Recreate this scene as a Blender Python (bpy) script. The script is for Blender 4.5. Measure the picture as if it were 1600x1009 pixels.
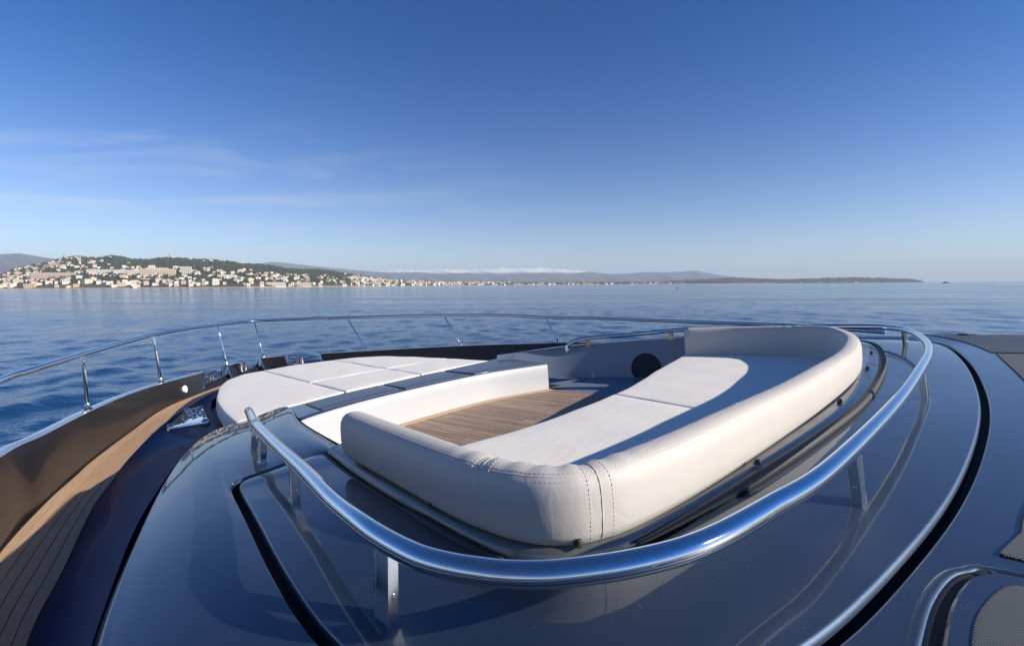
import bpy, math, random
import numpy as np
from mathutils import Matrix, Vector
for o in list(bpy.data.objects): bpy.data.objects.remove(o)
random.seed(7); rng = np.random.default_rng(11)
SC = bpy.context.scene; COL = SC.collection

# ------------------------------------------------------------------ camera, sky, sun, exposure
EYE = 4.3                                            # eye height above the water
cam_rot = Matrix(((0.99998047, 0.00624988, 0.0), (-0.00049511, 0.07921735, -0.99685724), (-0.00623024, 0.99683778, 0.0792189)))
cam = bpy.data.cameras.new('camera'); cam.sensor_width = 36; cam.lens = 16.99; cam.clip_start = 0.05; cam.clip_end = 60000
camo = bpy.data.objects.new('camera', cam); COL.objects.link(camo)
camo.matrix_world = Matrix.Translation((0, 0, EYE)) @ cam_rot.to_4x4()
SC.camera = camo
# boat axes: forward F, starboard S, up Z (the yacht trims a little by the bow)
A = np.array([[-0.75260343, 0.6556397, -0.06102998], [0.65595911, 0.75459463, 0.01745241], [-0.05749539, 0.02689843, 0.99798334]])
SUN_DF, SUN_DS = 2.3, -1.05                        # shadow run forward / to starboard per unit of height
sun_to = Vector(A.T @ np.array([-SUN_DF, -SUN_DS, 1.0])).normalized()
sun_el = math.asin(sun_to.z); sun_az = math.atan2(sun_to.x, sun_to.y)
sl = bpy.data.lights.new('sun', 'SUN'); sl.energy = 5.0; sl.angle = math.radians(0.53); sl.color = (1.0, 0.89, 0.76)
so = bpy.data.objects.new('sun', sl); COL.objects.link(so); so.rotation_euler = sun_to.to_track_quat('Z', 'Y').to_euler(); so.location = (20, -10, 30)
W = bpy.data.worlds.new('World'); SC.world = W; W.use_nodes = True
nt = W.node_tree; nt.nodes.clear()
def N(t, typ, **kw):
    n = t.nodes.new(typ)
    for k, v in kw.items():
        if k.startswith('i_'): n.inputs[k[2:].replace('_', ' ')].default_value = v
        else: setattr(n, k, v)
    return n
wo = N(nt, 'ShaderNodeOutputWorld'); bg = N(nt, 'ShaderNodeBackground'); bg.inputs['Strength'].default_value = 0.055
sky = N(nt, 'ShaderNodeTexSky', sky_type='NISHITA', sun_disc=False, sun_elevation=sun_el, sun_rotation=sun_az, altitude=0, air_density=0.9, dust_density=0.1, ozone_density=6.0)
# thin cirrus, laid out on a high flat layer
tc = N(nt, 'ShaderNodeTexCoord'); sep = N(nt, 'ShaderNodeSeparateXYZ'); nt.links.new(tc.outputs['Generated'], sep.inputs[0])
def M(t, op, a, b=None, c=None):
    n = N(t, 'ShaderNodeMath', operation=op)
    for i, v in enumerate((a, b, c)):
        if v is None: continue
        if isinstance(v, (int, float)): n.inputs[i].default_value = v
        else: t.links.new(v, n.inputs[i])
    return n.outputs[0]
zc = M(nt, 'MAXIMUM', sep.outputs['Z'], 0.02)
cxp = M(nt, 'DIVIDE', sep.outputs['X'], zc); cyp = M(nt, 'DIVIDE', sep.outputs['Y'], zc)
comb = N(nt, 'ShaderNodeCombineXYZ'); nt.links.new(cxp, comb.inputs[0]); nt.links.new(cyp, comb.inputs[1])
mp = N(nt, 'ShaderNodeMapping'); mp.inputs['Rotation'].default_value = (0, 0, math.radians(-52)); mp.inputs['Scale'].default_value = (0.30, 0.60, 1); mp.inputs['Location'].default_value = (3, 1, 0)
nt.links.new(comb.outputs[0], mp.inputs[0])
n1 = N(nt, 'ShaderNodeTexNoise', i_Scale=1.5, i_Detail=8.0, i_Roughness=0.6, i_Distortion=0.9); nt.links.new(mp.outputs[0], n1.inputs['Vector'])
n2 = N(nt, 'ShaderNodeTexNoise', i_Scale=0.16, i_Detail=2.0); nt.links.new(comb.outputs[0], n2.inputs['Vector'])
r1 = N(nt, 'ShaderNodeMapRange', i_From_Min=0.47, i_From_Max=0.66); nt.links.new(n1.outputs['Fac'], r1.inputs[0])
r2 = N(nt, 'ShaderNodeMapRange', i_From_Min=0.45, i_From_Max=0.65); nt.links.new(n2.outputs['Fac'], r2.inputs[0])
r3 = N(nt, 'ShaderNodeMapRange', i_From_Min=0.12, i_From_Max=-0.30); nt.links.new(sep.outputs['X'], r3.inputs[0])      # the cloud bank lies to the west
r4 = N(nt, 'ShaderNodeMapRange', i_From_Min=0.36, i_From_Max=0.24); nt.links.new(sep.outputs['Z'], r4.inputs[0])
fac = M(nt, 'MULTIPLY', M(nt, 'MULTIPLY', r1.outputs[0], M(nt, 'ADD', M(nt, 'MULTIPLY', r2.outputs[0], 0.6), 0.4)), M(nt, 'MULTIPLY', M(nt, 'MULTIPLY', r3.outputs[0], r4.outputs[0]), 0.42))
mixc = N(nt, 'ShaderNodeMix', data_type='RGBA'); mixc.inputs['B'].default_value = (9.0, 9.2, 9.8, 1)
gm = N(nt, 'ShaderNodeGamma', i_Gamma=1.25); nt.links.new(sky.outputs[0], gm.inputs['Color'])
hsv = N(nt, 'ShaderNodeHueSaturation', i_Hue=0.503); nt.links.new(gm.outputs[0], hsv.inputs['Color'])
aer = M(nt, 'POWER', 2.718, M(nt, 'MULTIPLY', M(nt, 'MAXIMUM', sep.outputs['Z'], 0.0), -5.5)); nt.links.new(M(nt, 'SUBTRACT', 1.22, M(nt, 'MULTIPLY', aer, 0.66)), hsv.inputs['Saturation'])      # aerosol pales the sky towards the horizon, all round
nt.links.new(fac, mixc.inputs[0]); nt.links.new(hsv.outputs[0], mixc.inputs['A'])
nt.links.new(mixc.outputs['Result'], bg.inputs['Color']); nt.links.new(bg.outputs[0], wo.inputs['Surface'])
vs = SC.view_settings; vs.view_transform = 'Standard'; vs.look = 'None'; vs.gamma = 1; vs.use_curve_mapping = False; vs.exposure = 0.65
SC.render.engine = 'CYCLES'; cy = SC.cycles; cy.use_denoising = True; cy.max_bounces = 8; cy.volume_bounces = 0; cy.glossy_bounces = 5; cy.sample_clamp_indirect = 12
try: cy.denoiser = 'OPENIMAGEDENOISE'
except Exception: pass

# ------------------------------------------------------------------ helpers
ORG = {}
def B(p): return Vector(A.T @ np.asarray(p, float)) + Vector((0, 0, EYE))
def thing(name, o, label=None, cat=None, group=None, kind=None):
    e = bpy.data.objects.new(name, None); COL.objects.link(e); e.empty_display_size = 0.1
    m = Matrix(A.T.tolist()).to_4x4(); m.translation = B(o); e.matrix_world = m
    ORG[e.name] = np.asarray(o, float); tag(e, label, cat, group, kind); return e
def tag(o, label=None, cat=None, group=None, kind=None):
    for k, v in (('label', label), ('category', cat), ('group', group), ('kind', kind)):
        if v: o[k] = v
    return o
def org(o):
    while o is not None:
        if o.name in ORG: return ORG[o.name]
        o = o.parent
    return np.zeros(3)
def mesh(name, verts, faces, mat, parent=None, uv=None, smooth=True, sharp=None, world=False):
    v = np.asarray(verts, float).reshape(-1, 3)
    if not world: v = v - org(parent)
    me = bpy.data.meshes.new(name); me.from_pydata(v.tolist(), [], [list(map(int, f)) for f in faces])
    if uv is not None:
        l = me.uv_layers.new(name='uv'); idx = np.empty(len(me.loops), int); me.loops.foreach_get('vertex_index', idx)
        l.data.foreach_set('uv', np.asarray(uv, np.float32)[idx].ravel())
    me.polygons.foreach_set('use_smooth', [smooth] * len(me.polygons))
    if sharp is not None: me.set_sharp_from_angle(angle=math.radians(sharp))
    for mm in (mat if isinstance(mat, (list, tuple)) else [mat]): me.materials.append(mm)
    me.update()
    o = bpy.data.objects.new(name, me); COL.objects.link(o); o.parent = parent
    if parent is None and not world:
        m = Matrix(A.T.tolist()).to_4x4(); m.translation = Vector((0, 0, EYE)); o.matrix_world = m
    return o
def grid_faces(m, n, cu=False, cv=False, off=0):
    f = []
    for i in range(m - (0 if cu else 1)):
        for j in range(n - (0 if cv else 1)):
            f.append((off + i * n + j, off + i * n + (j + 1) % n, off + ((i + 1) % m) * n + (j + 1) % n, off + ((i + 1) % m) * n + j))
    return f
def loft(name, rows, mat, parent, flip=False, sharp=40, closed=False, capends=False):
    """rows: m x n x 3; rows run across, columns run along."""
    R = np.asarray(rows, float); m, n, _ = R.shape
    f = grid_faces(m, n, cu=closed)
    if capends:
        f.append([i * n for i in range(m)][::-1]); f.append([i * n + n - 1 for i in range(m)])
    if flip: f = [t[::-1] for t in f]
    al = np.r_[0, np.cumsum(np.linalg.norm(np.diff(R[m // 2], axis=0), axis=1))]
    ac = np.zeros((m, n)); ac[1:] = np.cumsum(np.linalg.norm(np.diff(R, axis=0), axis=2), axis=0)
    uv = np.stack([np.broadcast_to(al, (m, n)), ac], 2).reshape(-1, 2)
    return mesh(name, R, f, mat, parent, uv=uv, sharp=sharp)
def cr(P, k=8):
    """Catmull-Rom through P, k samples per span (index-matched curves stay matched)."""
    P = np.asarray(P, float); Q = np.vstack([2 * P[0] - P[1], P, 2 * P[-1] - P[-2]]); out = []
    for i in range(1, len(Q) - 2):
        p0, p1, p2, p3 = Q[i - 1:i + 3]
        t = np.linspace(0, 1, k, endpoint=False)[:, None]
        out.append(0.5 * ((2 * p1) + (p2 - p0) * t + (2 * p0 - 5 * p1 + 4 * p2 - p3) * t ** 2 + (3 * p1 - p0 - 3 * p2 + p3) * t ** 3))
    out.append(P[-1:]); return np.vstack(out)
def arc(P, n):
    s = np.r_[0, np.cumsum(np.linalg.norm(np.diff(P, axis=0), axis=1))]
    x = np.linspace(0, s[-1], n); return np.stack([np.interp(x, s, P[:, i]) for i in range(P.shape[1])], 1)
def off(P, d):
    """offset a plan curve to its left (seen from above, F to the right hand page axis, S down) by d"""
    T = np.gradient(P[:, :2], axis=0); T /= np.linalg.norm(T, axis=1)[:, None] + 1e-9
    Q = P.copy(); Q[:, 0] += -T[:, 1] * d; Q[:, 1] += T[:, 0] * d; return Q
def zed(P, dz):
    Q = P.copy(); Q[:, 2] += dz; return Q
def setz(P, z):
    Q = P.copy(); Q[:, 2] = z; return Q
def tube_geo(P, r, seg=14, cap=True):
    P = np.asarray(P, float); n = len(P); r = np.broadcast_to(np.asarray(r, float), (n,))
    T = np.gradient(P, axis=0); T /= np.linalg.norm(T, axis=1)[:, None] + 1e-12
    u = np.cross(T[0], [0.13, 0.2, 1.0]); u /= np.linalg.norm(u); V = []
    for i in range(n):
        u = u - (u @ T[i]) * T[i]; u /= np.linalg.norm(u); w = np.cross(T[i], u)
        a = np.linspace(0, 2 * np.pi, seg, endpoint=False)
        V.append(P[i] + r[i] * (np.cos(a)[:, None] * u + np.sin(a)[:, None] * w))
    rings = V
    if cap:
        def dome(c, t, ring):
            o = []
            for k in (0.5, 0.85): o.append(c + (ring - c) * math.cos(k * math.pi / 2) + t * np.linalg.norm(ring[0] - c) * math.sin(k * math.pi / 2))
            return o
        d0 = dome(P[0], -T[0], V[0]); d1 = dome(P[-1], T[-1], V[-1]); rings = d0[::-1] + V + d1
    m = len(rings); f = grid_faces(m, seg, cv=True); f.append(list(range(seg))[::-1]); f.append([(m - 1) * seg + j for j in range(seg)])
    return np.vstack(rings), [t[::-1] for t in f]
def tube(name, P, r, mat, parent, seg=14, cap=True):
    v, f = tube_geo(P, r, seg, cap); return mesh(name, v, f, mat, parent, sharp=60)
class Geo:
    def __init__(s): s.v = []; s.f = []; s.n = 0
    def add(s, v, f):
        v = np.asarray(v, float).reshape(-1, 3); s.v.append(v); s.f += [[i + s.n for i in t] for t in f]; s.n += len(v); return s
    def box(s, c, x, y, z, bev=0.0):
        """box from centre and three half-axis vectors, edges chamfered by bev (fraction of shortest half axis)"""
        c, x, y, z = (np.asarray(q, float) for q in (c, x, y, z))
        L = [np.linalg.norm(q) for q in (x, y, z)]; b = bev
        if b <= 0:
            v = [c + i * x + j * y + k * z for i in (-1, 1) for j in (-1, 1) for k in (-1, 1)]
            return s.add(v, [(0, 1, 3, 2), (4, 6, 7, 5), (0, 4, 5, 1), (2, 3, 7, 6), (0, 2, 6, 4), (1, 5, 7, 3)])
        fx, fy, fz = (1 - b / l for l in L); rings = []
        for k, (a, e) in ((-1, (fx, fy)), (-fz, (1, 1)), (fz, (1, 1)), (1, (fx, fy))):
            gx, gy = (fx, fy) if abs(k) == 1 else (1, 1)
            pts = [(gx, fy * gy if abs(k) != 1 else fy * fy), (fx * (1 if abs(k) != 1 else fx), gy)]
            q = []
            for sx, sy, order in ((1, 1, 0), (-1, 1, 1), (-1, -1, 0), (1, -1, 1)):
                pp = pts if order == 0 else pts[::-1]
                for (ax, ay) in pp: q.append(c + sx * ax * x + sy * ay * y + k * z)
            rings.append(q)
        f = grid_faces(4, 8, cv=True); f.append(list(range(8))[::-1]); f.append([24 + j for j in range(8)])
        return s.add(np.array(rings), f)
    def tube(s, P, r, seg=10, cap=True):
        v, f = tube_geo(P, r, seg, cap); return s.add(v, f)
    def lathe(s, c, ax, prof, seg=16):
        """prof: list of (radius, height along ax)"""
        ax = np.asarray(ax, float); ax /= np.linalg.norm(ax); u = np.cross(ax, [0.3, 0.9, 0.1]); u /= np.linalg.norm(u); w = np.cross(ax, u)
        a = np.linspace(0, 2 * np.pi, seg, endpoint=False); V = [np.asarray(c) + r * (np.cos(a)[:, None] * u + np.sin(a)[:, None] * w) + h * ax for r, h in prof]
        f = grid_faces(len(prof), seg, cv=True); f.append(list(range(seg))[::-1]); f.append([(len(prof) - 1) * seg + j for j in range(seg)])
        return s.add(np.vstack(V), f)
    def build(s, name, mat, parent=None, smooth=True, sharp=35, world=False):
        return mesh(name, np.vstack(s.v), s.f, mat, parent, smooth=smooth, sharp=sharp, world=world)

# ------------------------------------------------------------------ materials
def pm(name, base, rough=0.5, metal=0.0, coat=0.0, coat_rough=0.03, spec=0.5, ior=None):
    m = bpy.data.materials.new(name); m.use_nodes = True; b = m.node_tree.nodes['Principled BSDF']
    b.inputs['Base Color'].default_value = (*base, 1); b.inputs['Roughness'].default_value = rough; b.inputs['Metallic'].default_value = metal
    b.inputs['Coat Weight'].default_value = coat; b.inputs['Coat Roughness'].default_value = coat_rough; b.inputs['Specular IOR Level'].default_value = spec
    if ior: b.inputs['IOR'].default_value = ior
    return m
def tex(m, coord='Object', scale=(1, 1, 1)):
    t = m.node_tree; c = N(t, 'ShaderNodeTexCoord'); mpp = N(t, 'ShaderNodeMapping'); mpp.inputs['Scale'].default_value = scale
    t.links.new(c.outputs[coord], mpp.inputs[0]); return mpp.outputs[0]
def noise(m, vec, scale, detail=3.0, rough=0.5, dist=0.0):
    t = m.node_tree; n = N(t, 'ShaderNodeTexNoise', i_Scale=scale, i_Detail=detail, i_Roughness=rough, i_Distortion=dist); t.links.new(vec, n.inputs['Vector']); return n.outputs['Fac']
def ramp(m, f, stops):
    t = m.node_tree; r = N(t, 'ShaderNodeValToRGB'); e = r.color_ramp.elements
    while len(e) < len(stops): e.new(0.5)
    for q, (p, c) in zip(e, stops): q.position = p; q.color = (*c, 1) if len(c) == 3 else c
    t.links.new(f, r.inputs[0]); return r.outputs[0]
def rng_(m, f, a, b, c, d):
    t = m.node_tree; r = N(t, 'ShaderNodeMapRange', i_From_Min=a, i_From_Max=b, i_To_Min=c, i_To_Max=d); t.links.new(f, r.inputs[0]); return r.outputs[0]
def bump(m, h, strength, dist, sock='Normal', prev=None):
    t = m.node_tree; b = N(t, 'ShaderNodeBump', i_Strength=strength, i_Distance=dist); t.links.new(h, b.inputs['Height'])
    if prev: t.links.new(prev, b.inputs['Normal'])
    if sock: t.links.new(b.outputs[0], t.nodes['Principled BSDF'].inputs[sock])
    return b.outputs[0]
def link(m, o, sock): m.node_tree.links.new(o, m.node_tree.nodes['Principled BSDF'].inputs[sock])
def mixrgb(m, f, a, b, mode='MIX'):
    t = m.node_tree; n = N(t, 'ShaderNodeMix', data_type='RGBA', blend_type=mode)
    for s, v in ((0, f), ('A', a), ('B', b)):
        if isinstance(v, (int, float)): n.inputs[s].default_value = v
        elif isinstance(v, tuple): n.inputs[s].default_value = (*v, 1)
        else: t.links.new(v, n.inputs[s])
    return n.outputs['Result']

def paint(name, base, rough=0.33, metal=0.55, coat=1.0, dust=True):
    m = pm(name, base, rough, metal, coat, 0.025)
    v = tex(m)
    fl = noise(m, v, 900, 1.0); link(m, rng_(m, fl, 0.3, 0.7, rough - 0.05, rough + 0.08), 'Roughness')
    w = noise(m, v, 5.5, 2.0); bump(m, w, 0.02, 0.03, 'Coat Normal')
    if dust:
        d1 = noise(m, v, 3.0, 6.0, 0.65); d2 = noise(m, v, 420, 2.0, 0.7)
        d3 = noise(m, v, 130, 2.0, 0.6); cr_ = M(m.node_tree, 'ADD', rng_(m, d1, 0.42, 0.78, 0.008, 0.06), rng_(m, d3, 0.66, 0.74, 0.0, 0.25)); link(m, cr_, 'Coat Roughness')
        sp = M(m.node_tree, 'MAXIMUM', rng_(m, d2, 0.67, 0.76, 0.0, 0.5), M(m.node_tree, 'MAXIMUM', rng_(m, d3, 0.66, 0.76, 0.0, 0.3), rng_(m, noise(m, v, 2.2, 8, .7, .5), .55, .8, 0.0, .10))); link(m, mixrgb(m, sp, base, (0.35, 0.35, 0.35)), 'Base Color')
    return m
MAT = {}
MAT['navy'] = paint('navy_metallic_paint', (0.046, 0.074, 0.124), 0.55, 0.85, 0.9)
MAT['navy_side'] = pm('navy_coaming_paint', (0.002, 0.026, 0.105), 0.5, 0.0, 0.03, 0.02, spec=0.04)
MAT['white'] = pm('white_gelcoat', (0.45, 0.475, 0.50), 0.25, 0, 0.5, 0.06)
MAT['black'] = pm('black_gap', (0.006, 0.006, 0.007), 0.7)
MAT['rubber'] = pm('black_rubber', (0.022, 0.022, 0.022), 0.55)
_v = tex(MAT['rubber']); bump(MAT['rubber'], noise(MAT['rubber'], _v, 600, 2), 0.3, 0.002)
MAT['flange'] = pm('grey_flange', (0.16, 0.165, 0.16), 0.32, 0.55, 0.6, 0.08)
_v = tex(MAT['flange']); link(MAT['flange'], rng_(MAT['flange'], noise(MAT['flange'], _v, 9, 5), .3, .7, .25, .45), 'Roughness')
MAT['chrome'] = pm('polished_stainless', (0.72, 0.72, 0.73), 0.06, 1.0)
_v = tex(MAT['chrome']); link(MAT['chrome'], rng_(MAT['chrome'], noise(MAT['chrome'], _v, 14, 6, .7), .35, .7, .02, .07), 'Roughness')
bump(MAT['chrome'], noise(MAT['chrome'], _v, 30, 2), 0.03, 0.004)
MAT['steel'] = pm('brushed_stainless', (0.6, 0.6, 0.58), 0.24, 1.0)
_v = tex(MAT['steel']); link(MAT['steel'], rng_(MAT['steel'], noise(MAT['steel'], _v, 12, 3), .3, .7, .15, .26), 'Roughness')
def leather(name, base, weave=True):
    m = pm(name, base, 0.55, 0, 0.0, spec=0.35)
    v = tex(m); n = noise(m, v, 2.2, 5, 0.6); link(m, mixrgb(m, rng_(m, n, .35, .75, 0, .35), base, tuple(c * 0.9 for c in base)), 'Base Color')
    bb = bump(m, noise(m, tex(m, 'Object', (9, 2.2, 3)), 2.0, 4, .6, 1.2), 0.10, 0.02, None); b0 = bump(m, noise(m, v, 9, 4), 0.13, 0.012, None, bb)
    t = m.node_tree; wv = N(t, 'ShaderNodeTexVoronoi', i_Scale=420.0); t.links.new(v, wv.inputs['Vector'])
    bump(m, wv.outputs['Distance'], 0.16 if weave else 0.08, 0.0015, 'Normal', b0)
    t.nodes['Principled BSDF'].inputs['Sheen Weight'].default_value = 0.08
    return m
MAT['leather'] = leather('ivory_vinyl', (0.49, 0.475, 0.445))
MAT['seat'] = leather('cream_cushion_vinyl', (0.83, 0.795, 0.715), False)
MAT['sunpad'] = leather('white_sunpad_vinyl', (0.83, 0.795, 0.72), False)
MAT['thread'] = pm('pale_thread', (0.60, 0.56, 0.52), 0.7)
MAT['seamline'] = pm('seam_groove', (0.56, 0.52, 0.48), 0.8)
def teak(name, a, b, c):
    m = pm(name, b, 0.62, 0, 0, spec=0.3)
    v = tex(m, 'UV', (1.6, 34, 1)); g = noise(m, v, 2.6, 8, 0.65, 0.6)
    v2 = tex(m, 'UV', (0.9, 3, 1)); g2 = noise(m, v2, 2.0, 3)
    col = ramp(m, g, [(0.28, a), (0.5, b), (0.72, c)])
    oi = N(m.node_tree, 'ShaderNodeObjectInfo')
    col = mixrgb(m, rng_(m, oi.outputs['Random'], 0, 1, 0.0, 0.6), col, a)
    col = mixrgb(m, rng_(m, g2, .45, .7, 0, .28), col, c); link(m, col, 'Base Color')
    bump(m, g, 0.25, 0.002)
    return m
MAT['teak'] = teak('weathered_teak', (0.17, 0.112, 0.072), (0.34, 0.245, 0.17), (0.53, 0.43, 0.34))
MAT['teakpale'] = teak('pale_teak', (0.48, 0.30, 0.165), (0.60, 0.405, 0.25), (0.68, 0.51, 0.35))
MAT['caulk'] = pm('caulking', (0.07, 0.055, 0.045), 0.7)
MAT['caulkpale'] = pm('pale_caulking', (0.42, 0.36, 0.30), 0.7)
MAT['bulwark'] = pm('dark_bulwark_lacquer', (0.013, 0.012, 0.012), 0.4, 0.0, 0.5, 0.1, spec=0.3)
_v = tex(MAT['bulwark']); link(MAT['bulwark'], rng_(MAT['bulwark'], noise(MAT['bulwark'], _v, 5, 5, .65), .35, .7, .08, .2), 'Coat Roughness')
MAT['cap'] = pm('pale_blue_cap', (0.33, 0.38, 0.44), 0.25, 0.4, 1.0, 0.05)
MAT['hull'] = paint('hull_paint', (0.05, 0.065, 0.10), dust=False)
MAT['mat'] = pm('dark_tread_mat', (0.055, 0.075, 0.115), 0.38, 0.0, 0.3, 0.15)
_v = tex(MAT['mat']); bump(MAT['mat'], noise(MAT['mat'], _v, 350, 2), 0.4, 0.003)
def nonskid(name, base):
    m = pm(name, base, 0.55, 0.2); t = m.node_tree; v = tex(m, 'UV', (1, 1, 1))
    sx = N(t, 'ShaderNodeSeparateXYZ'); t.links.new(v, sx.inputs[0])
    a = M(t, 'SINE', M(t, 'MULTIPLY', M(t, 'ADD', sx.outputs['X'], M(t, 'MULTIPLY', sx.outputs['Y'], 0.35)), 900.0)); b = M(t, 'SINE', M(t, 'MULTIPLY', M(t, 'SUBTRACT', sx.outputs['Y'], M(t, 'MULTIPLY', sx.outputs['X'], 0.35)), 900.0))
    h = M(t, 'MULTIPLY', a, b); link(m, mixrgb(m, rng_(m, h, -0.2, 0.5, 0, 1), tuple(c * 0.35 for c in base), base), 'Base Color')
    bump(m, h, 1.0, 0.003); return m
MAT['nonskid'] = nonskid('grey_nonskid', (0.10, 0.13, 0.165))
MAT['nonskid_dark'] = pm('dark_deck_panel', (0.075, 0.092, 0.112), 0.55)
_v = tex(MAT['nonskid_dark']); bump(MAT['nonskid_dark'], noise(MAT['nonskid_dark'], _v, 220, 2), 0.5, 0.003)
MAT['grille'] = pm('speaker_cloth', (0.022, 0.028, 0.04), 0.75)
MAT['socket'] = pm('pale_blue_plastic', (0.55, 0.62, 0.75), 0.4)
MAT['bluewall'] = pm('cockpit_wall_paint', (0.19, 0.235, 0.31), 0.4, 0.0, 0.4, 0.08)
MAT['lamp'] = pm('white_lens', (0.85, 0.85, 0.84), 0.2)
# ------------------------------------------------------------------ the yacht: plan curves in boat axes (F, S, Z)
yacht = thing('yacht', (0.0, 3.0, -1.2), 'navy yacht foredeck with sunken teak cockpit, curved coachroof and dark bulwarks', 'yacht')
G = cr([(2.12,1.06,-.665),(2.19,.95,-.67),(2.165,.80,-.67),(2.145,.70,-.67),(2.10,.655,-.67),(2.0,.625,-.67),(1.7,.56,-.66),(1.24,.46,-.65),(.91,.41,-.65),(.66,.42,-.65),(.45,.5,-.65),(.3,.65,-.65),(.2,.82,-.65),(.14,.97,-.65),(.09,1.14,-.65),(.03,1.40,-.65),(-.05,1.77,-.65),(-.12,2.3,-.65),(-.18,2.93,-.65),(-.2,3.54,-.65),(-.19,4.39,-.64),(-.11,5.26,-.63),(.04,5.6,-.62),(.25,5.72,-.615),(.6,5.72,-.61),(1.2,5.66,-.60),(1.7,5.57,-.59),(2.0,5.52,-.58),(2.1,5.47,-.57),(2.125,5.43,-.567),(2.13,5.40,-.566),(2.12,5.37,-.565)])
E_ = cr([(2.02,1.14,-.655),(2.93,1.33,-.68),(3.66,1.56,-.70),(3.60,1.27,-.72),(3.50,1.02,-.725),(3.11,.77,-.72),(2.56,.53,-.71),(1.95,.31,-.70),(1.4,.13,-.70),(.9,.02,-.70),(0,-.08,-.70),(-1.5,-.1,-.7),(-3,-.1,-.7),(-3.1,.5,-.68),(-3.1,1.1,-.67),(-3.1,1.7,-.67),(-3.1,2.1,-.67),(-3.1,2.6,-.67),(-3.1,3.1,-.67),(-3.1,3.6,-.67),(-3.1,4.8,-.66),(-3,6.1,-.64),(-1.5,6.16,-.62),(0,6.10,-.61),(.9,5.98,-.61),(1.95,5.72,-.62),(2.56,5.49,-.64),(3.5,5.05,-.67),(3.92,4.44,-.685),(3.40,4.80,-.632),(2.72,5.085,-.587),(2.03,5.30,-.56)])
# the starboard cockpit edge runs back from the last corner but one
I_ = cr([(2.085,1.035,-.65),(2.07,1.03,-.65),(2.04,1.025,-.65),(2.0,1.015,-.65),(1.95,1.005,-.65),(1.85,.98,-.65),(1.65,.937,-.645),(1.41,.89,-.64),(1.1,.845,-.638),(.9,.82,-.636),(.76,.832,-.633),(.66,.88,-.63),(.59,.96,-.63),(.55,1.04,-.63),(.515,1.18,-.63),(.47,1.4,-.63),(.40,1.78,-.63),(.325,2.3,-.63),(.265,2.85,-.63),(.25,3.57,-.63),(.27,4.3,-.62),(.36,4.98,-.605),(.5,5.22,-.6),(.7,5.32,-.595),(.95,5.36,-.59),(1.35,5.345,-.585),(1.65,5.325,-.58),(1.9,5.305,-.575),(1.97,5.30,-.572),(2.02,5.295,-.57),(2.05,5.29,-.567),(2.08,5.285,-.565)])
n = len(G)
def soften(P, k=10):
    P = P.copy()
    for _ in range(k): P[1:-1] = .25 * P[:-2] + .5 * P[1:-1] + .25 * P[2:]
    return P
_g = soften(G, 40); w_ = np.clip((np.arange(n) - 60) / 20, 0, 1)[:, None] * np.clip((173 - np.arange(n)) / 20, 0, 1)[:, None]
G = G * (1 - w_) + _g * w_; I_ = soften(I_, 12)
def across(P, Q, ts, camber=0.0):
    return [P * (1 - t) + Q * t + np.array([0, 0, camber * 4 * t * (1 - t)]) for t in ts]
def inset_pair(P, Q, dp, dq):
    D = Q - P; L = np.linalg.norm(D[:, :2], axis=1)[:, None] + 1e-6; d = D / L
    return P + d * np.minimum(dp, L * .3), Q - d * np.minimum(dq, L * .3)
def rolled(P, Q, rp, rq, rows, camber, depth_p, depth_q):
    """sheet from P to Q whose two borders roll over with radii rp, rq and drop away"""
    Pi, Qi = inset_pair(P, Q, rp, rq); out = [zed(P, -depth_p)]
    for a in (0, 25, 50, 72): t = math.sin(math.radians(a)); out.append(zed(P * (1 - t) + Pi * t, -rp * (1 - math.cos(math.radians(90 - a)) ) if False else -rp * (1 - math.sqrt(max(0, 1 - (1 - t) ** 2)))))
    out += across(Pi, Qi, np.linspace(0, 1, rows), camber)
    for a in (72, 50, 25, 0): t = math.sin(math.radians(a)); out.append(zed(Q * (1 - t) + Qi * t, -rq * (1 - math.sqrt(max(0, 1 - (1 - t) ** 2)))))
    out.append(zed(Q, -depth_q)); return out
# outer coachroof, curved hatch panel with the grab rail, seat flange
roof_rows = np.array(rolled(G, E_, .011, .035, 26, .012, .06, .12)); loft('coachroof', roof_rows, MAT['navy'], yacht, sharp=55)
_rv = roof_rows[6:-6].reshape(-1, 3)
def roofz(F, S):
    d = (_rv[:, 0] - F) ** 2 + (_rv[:, 1] - S) ** 2; i = np.argsort(d)[:4]; w = 1 / (d[i] + 1e-6); return float((_rv[i, 2] * w).sum() / w.sum())
Gi = off(G, -.026)
panel = loft('hatch_panel', rolled(I_, Gi, .008, .012, 18, .006, .06, .06), MAT['navy'], yacht, sharp=55)
loft('groove_bed', [zed(off(G, .03), -.05), zed(off(G, -.06), -.05)], MAT['black'], yacht)
loft('groove_bed', [zed(off(I_, .05), -.052), zed(off(I_, -.06), -.052)], MAT['black'], yacht)
Fl = off(I_, -.016)
flange = loft('seat_flange', [zed(Fl, -.05), zed(Fl, .012), zed(off(Fl, -.006), .022), zed(off(Fl, -.03), .030), zed(off(Fl, -.10), .038), zed(off(Fl, -.16), .04)], MAT['flange'], yacht, sharp=60)
# rubber seal in the gap: thin on the port side, swollen along the back
k0 = np.arange(n) / (n - 1)
def seal(i0, i1, r, up, name='rubber_seal', mat='rubber', dx=-.004):
    P = arc(zed(off(I_, dx), up)[i0:i1], 160); tube(name, P, r(np.linspace(0, 1, 160)), MAT[mat], yacht, seg=10)
seal(0, 78, lambda t: .0055 + .009 * np.clip((t - .62) / .12, 0, 1) * np.clip((1 - t) / .08, 0, 1), -.004)
seal(104, 196, lambda t: .006 + .014 * np.clip(t / .12, 0, 1), .012)
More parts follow.
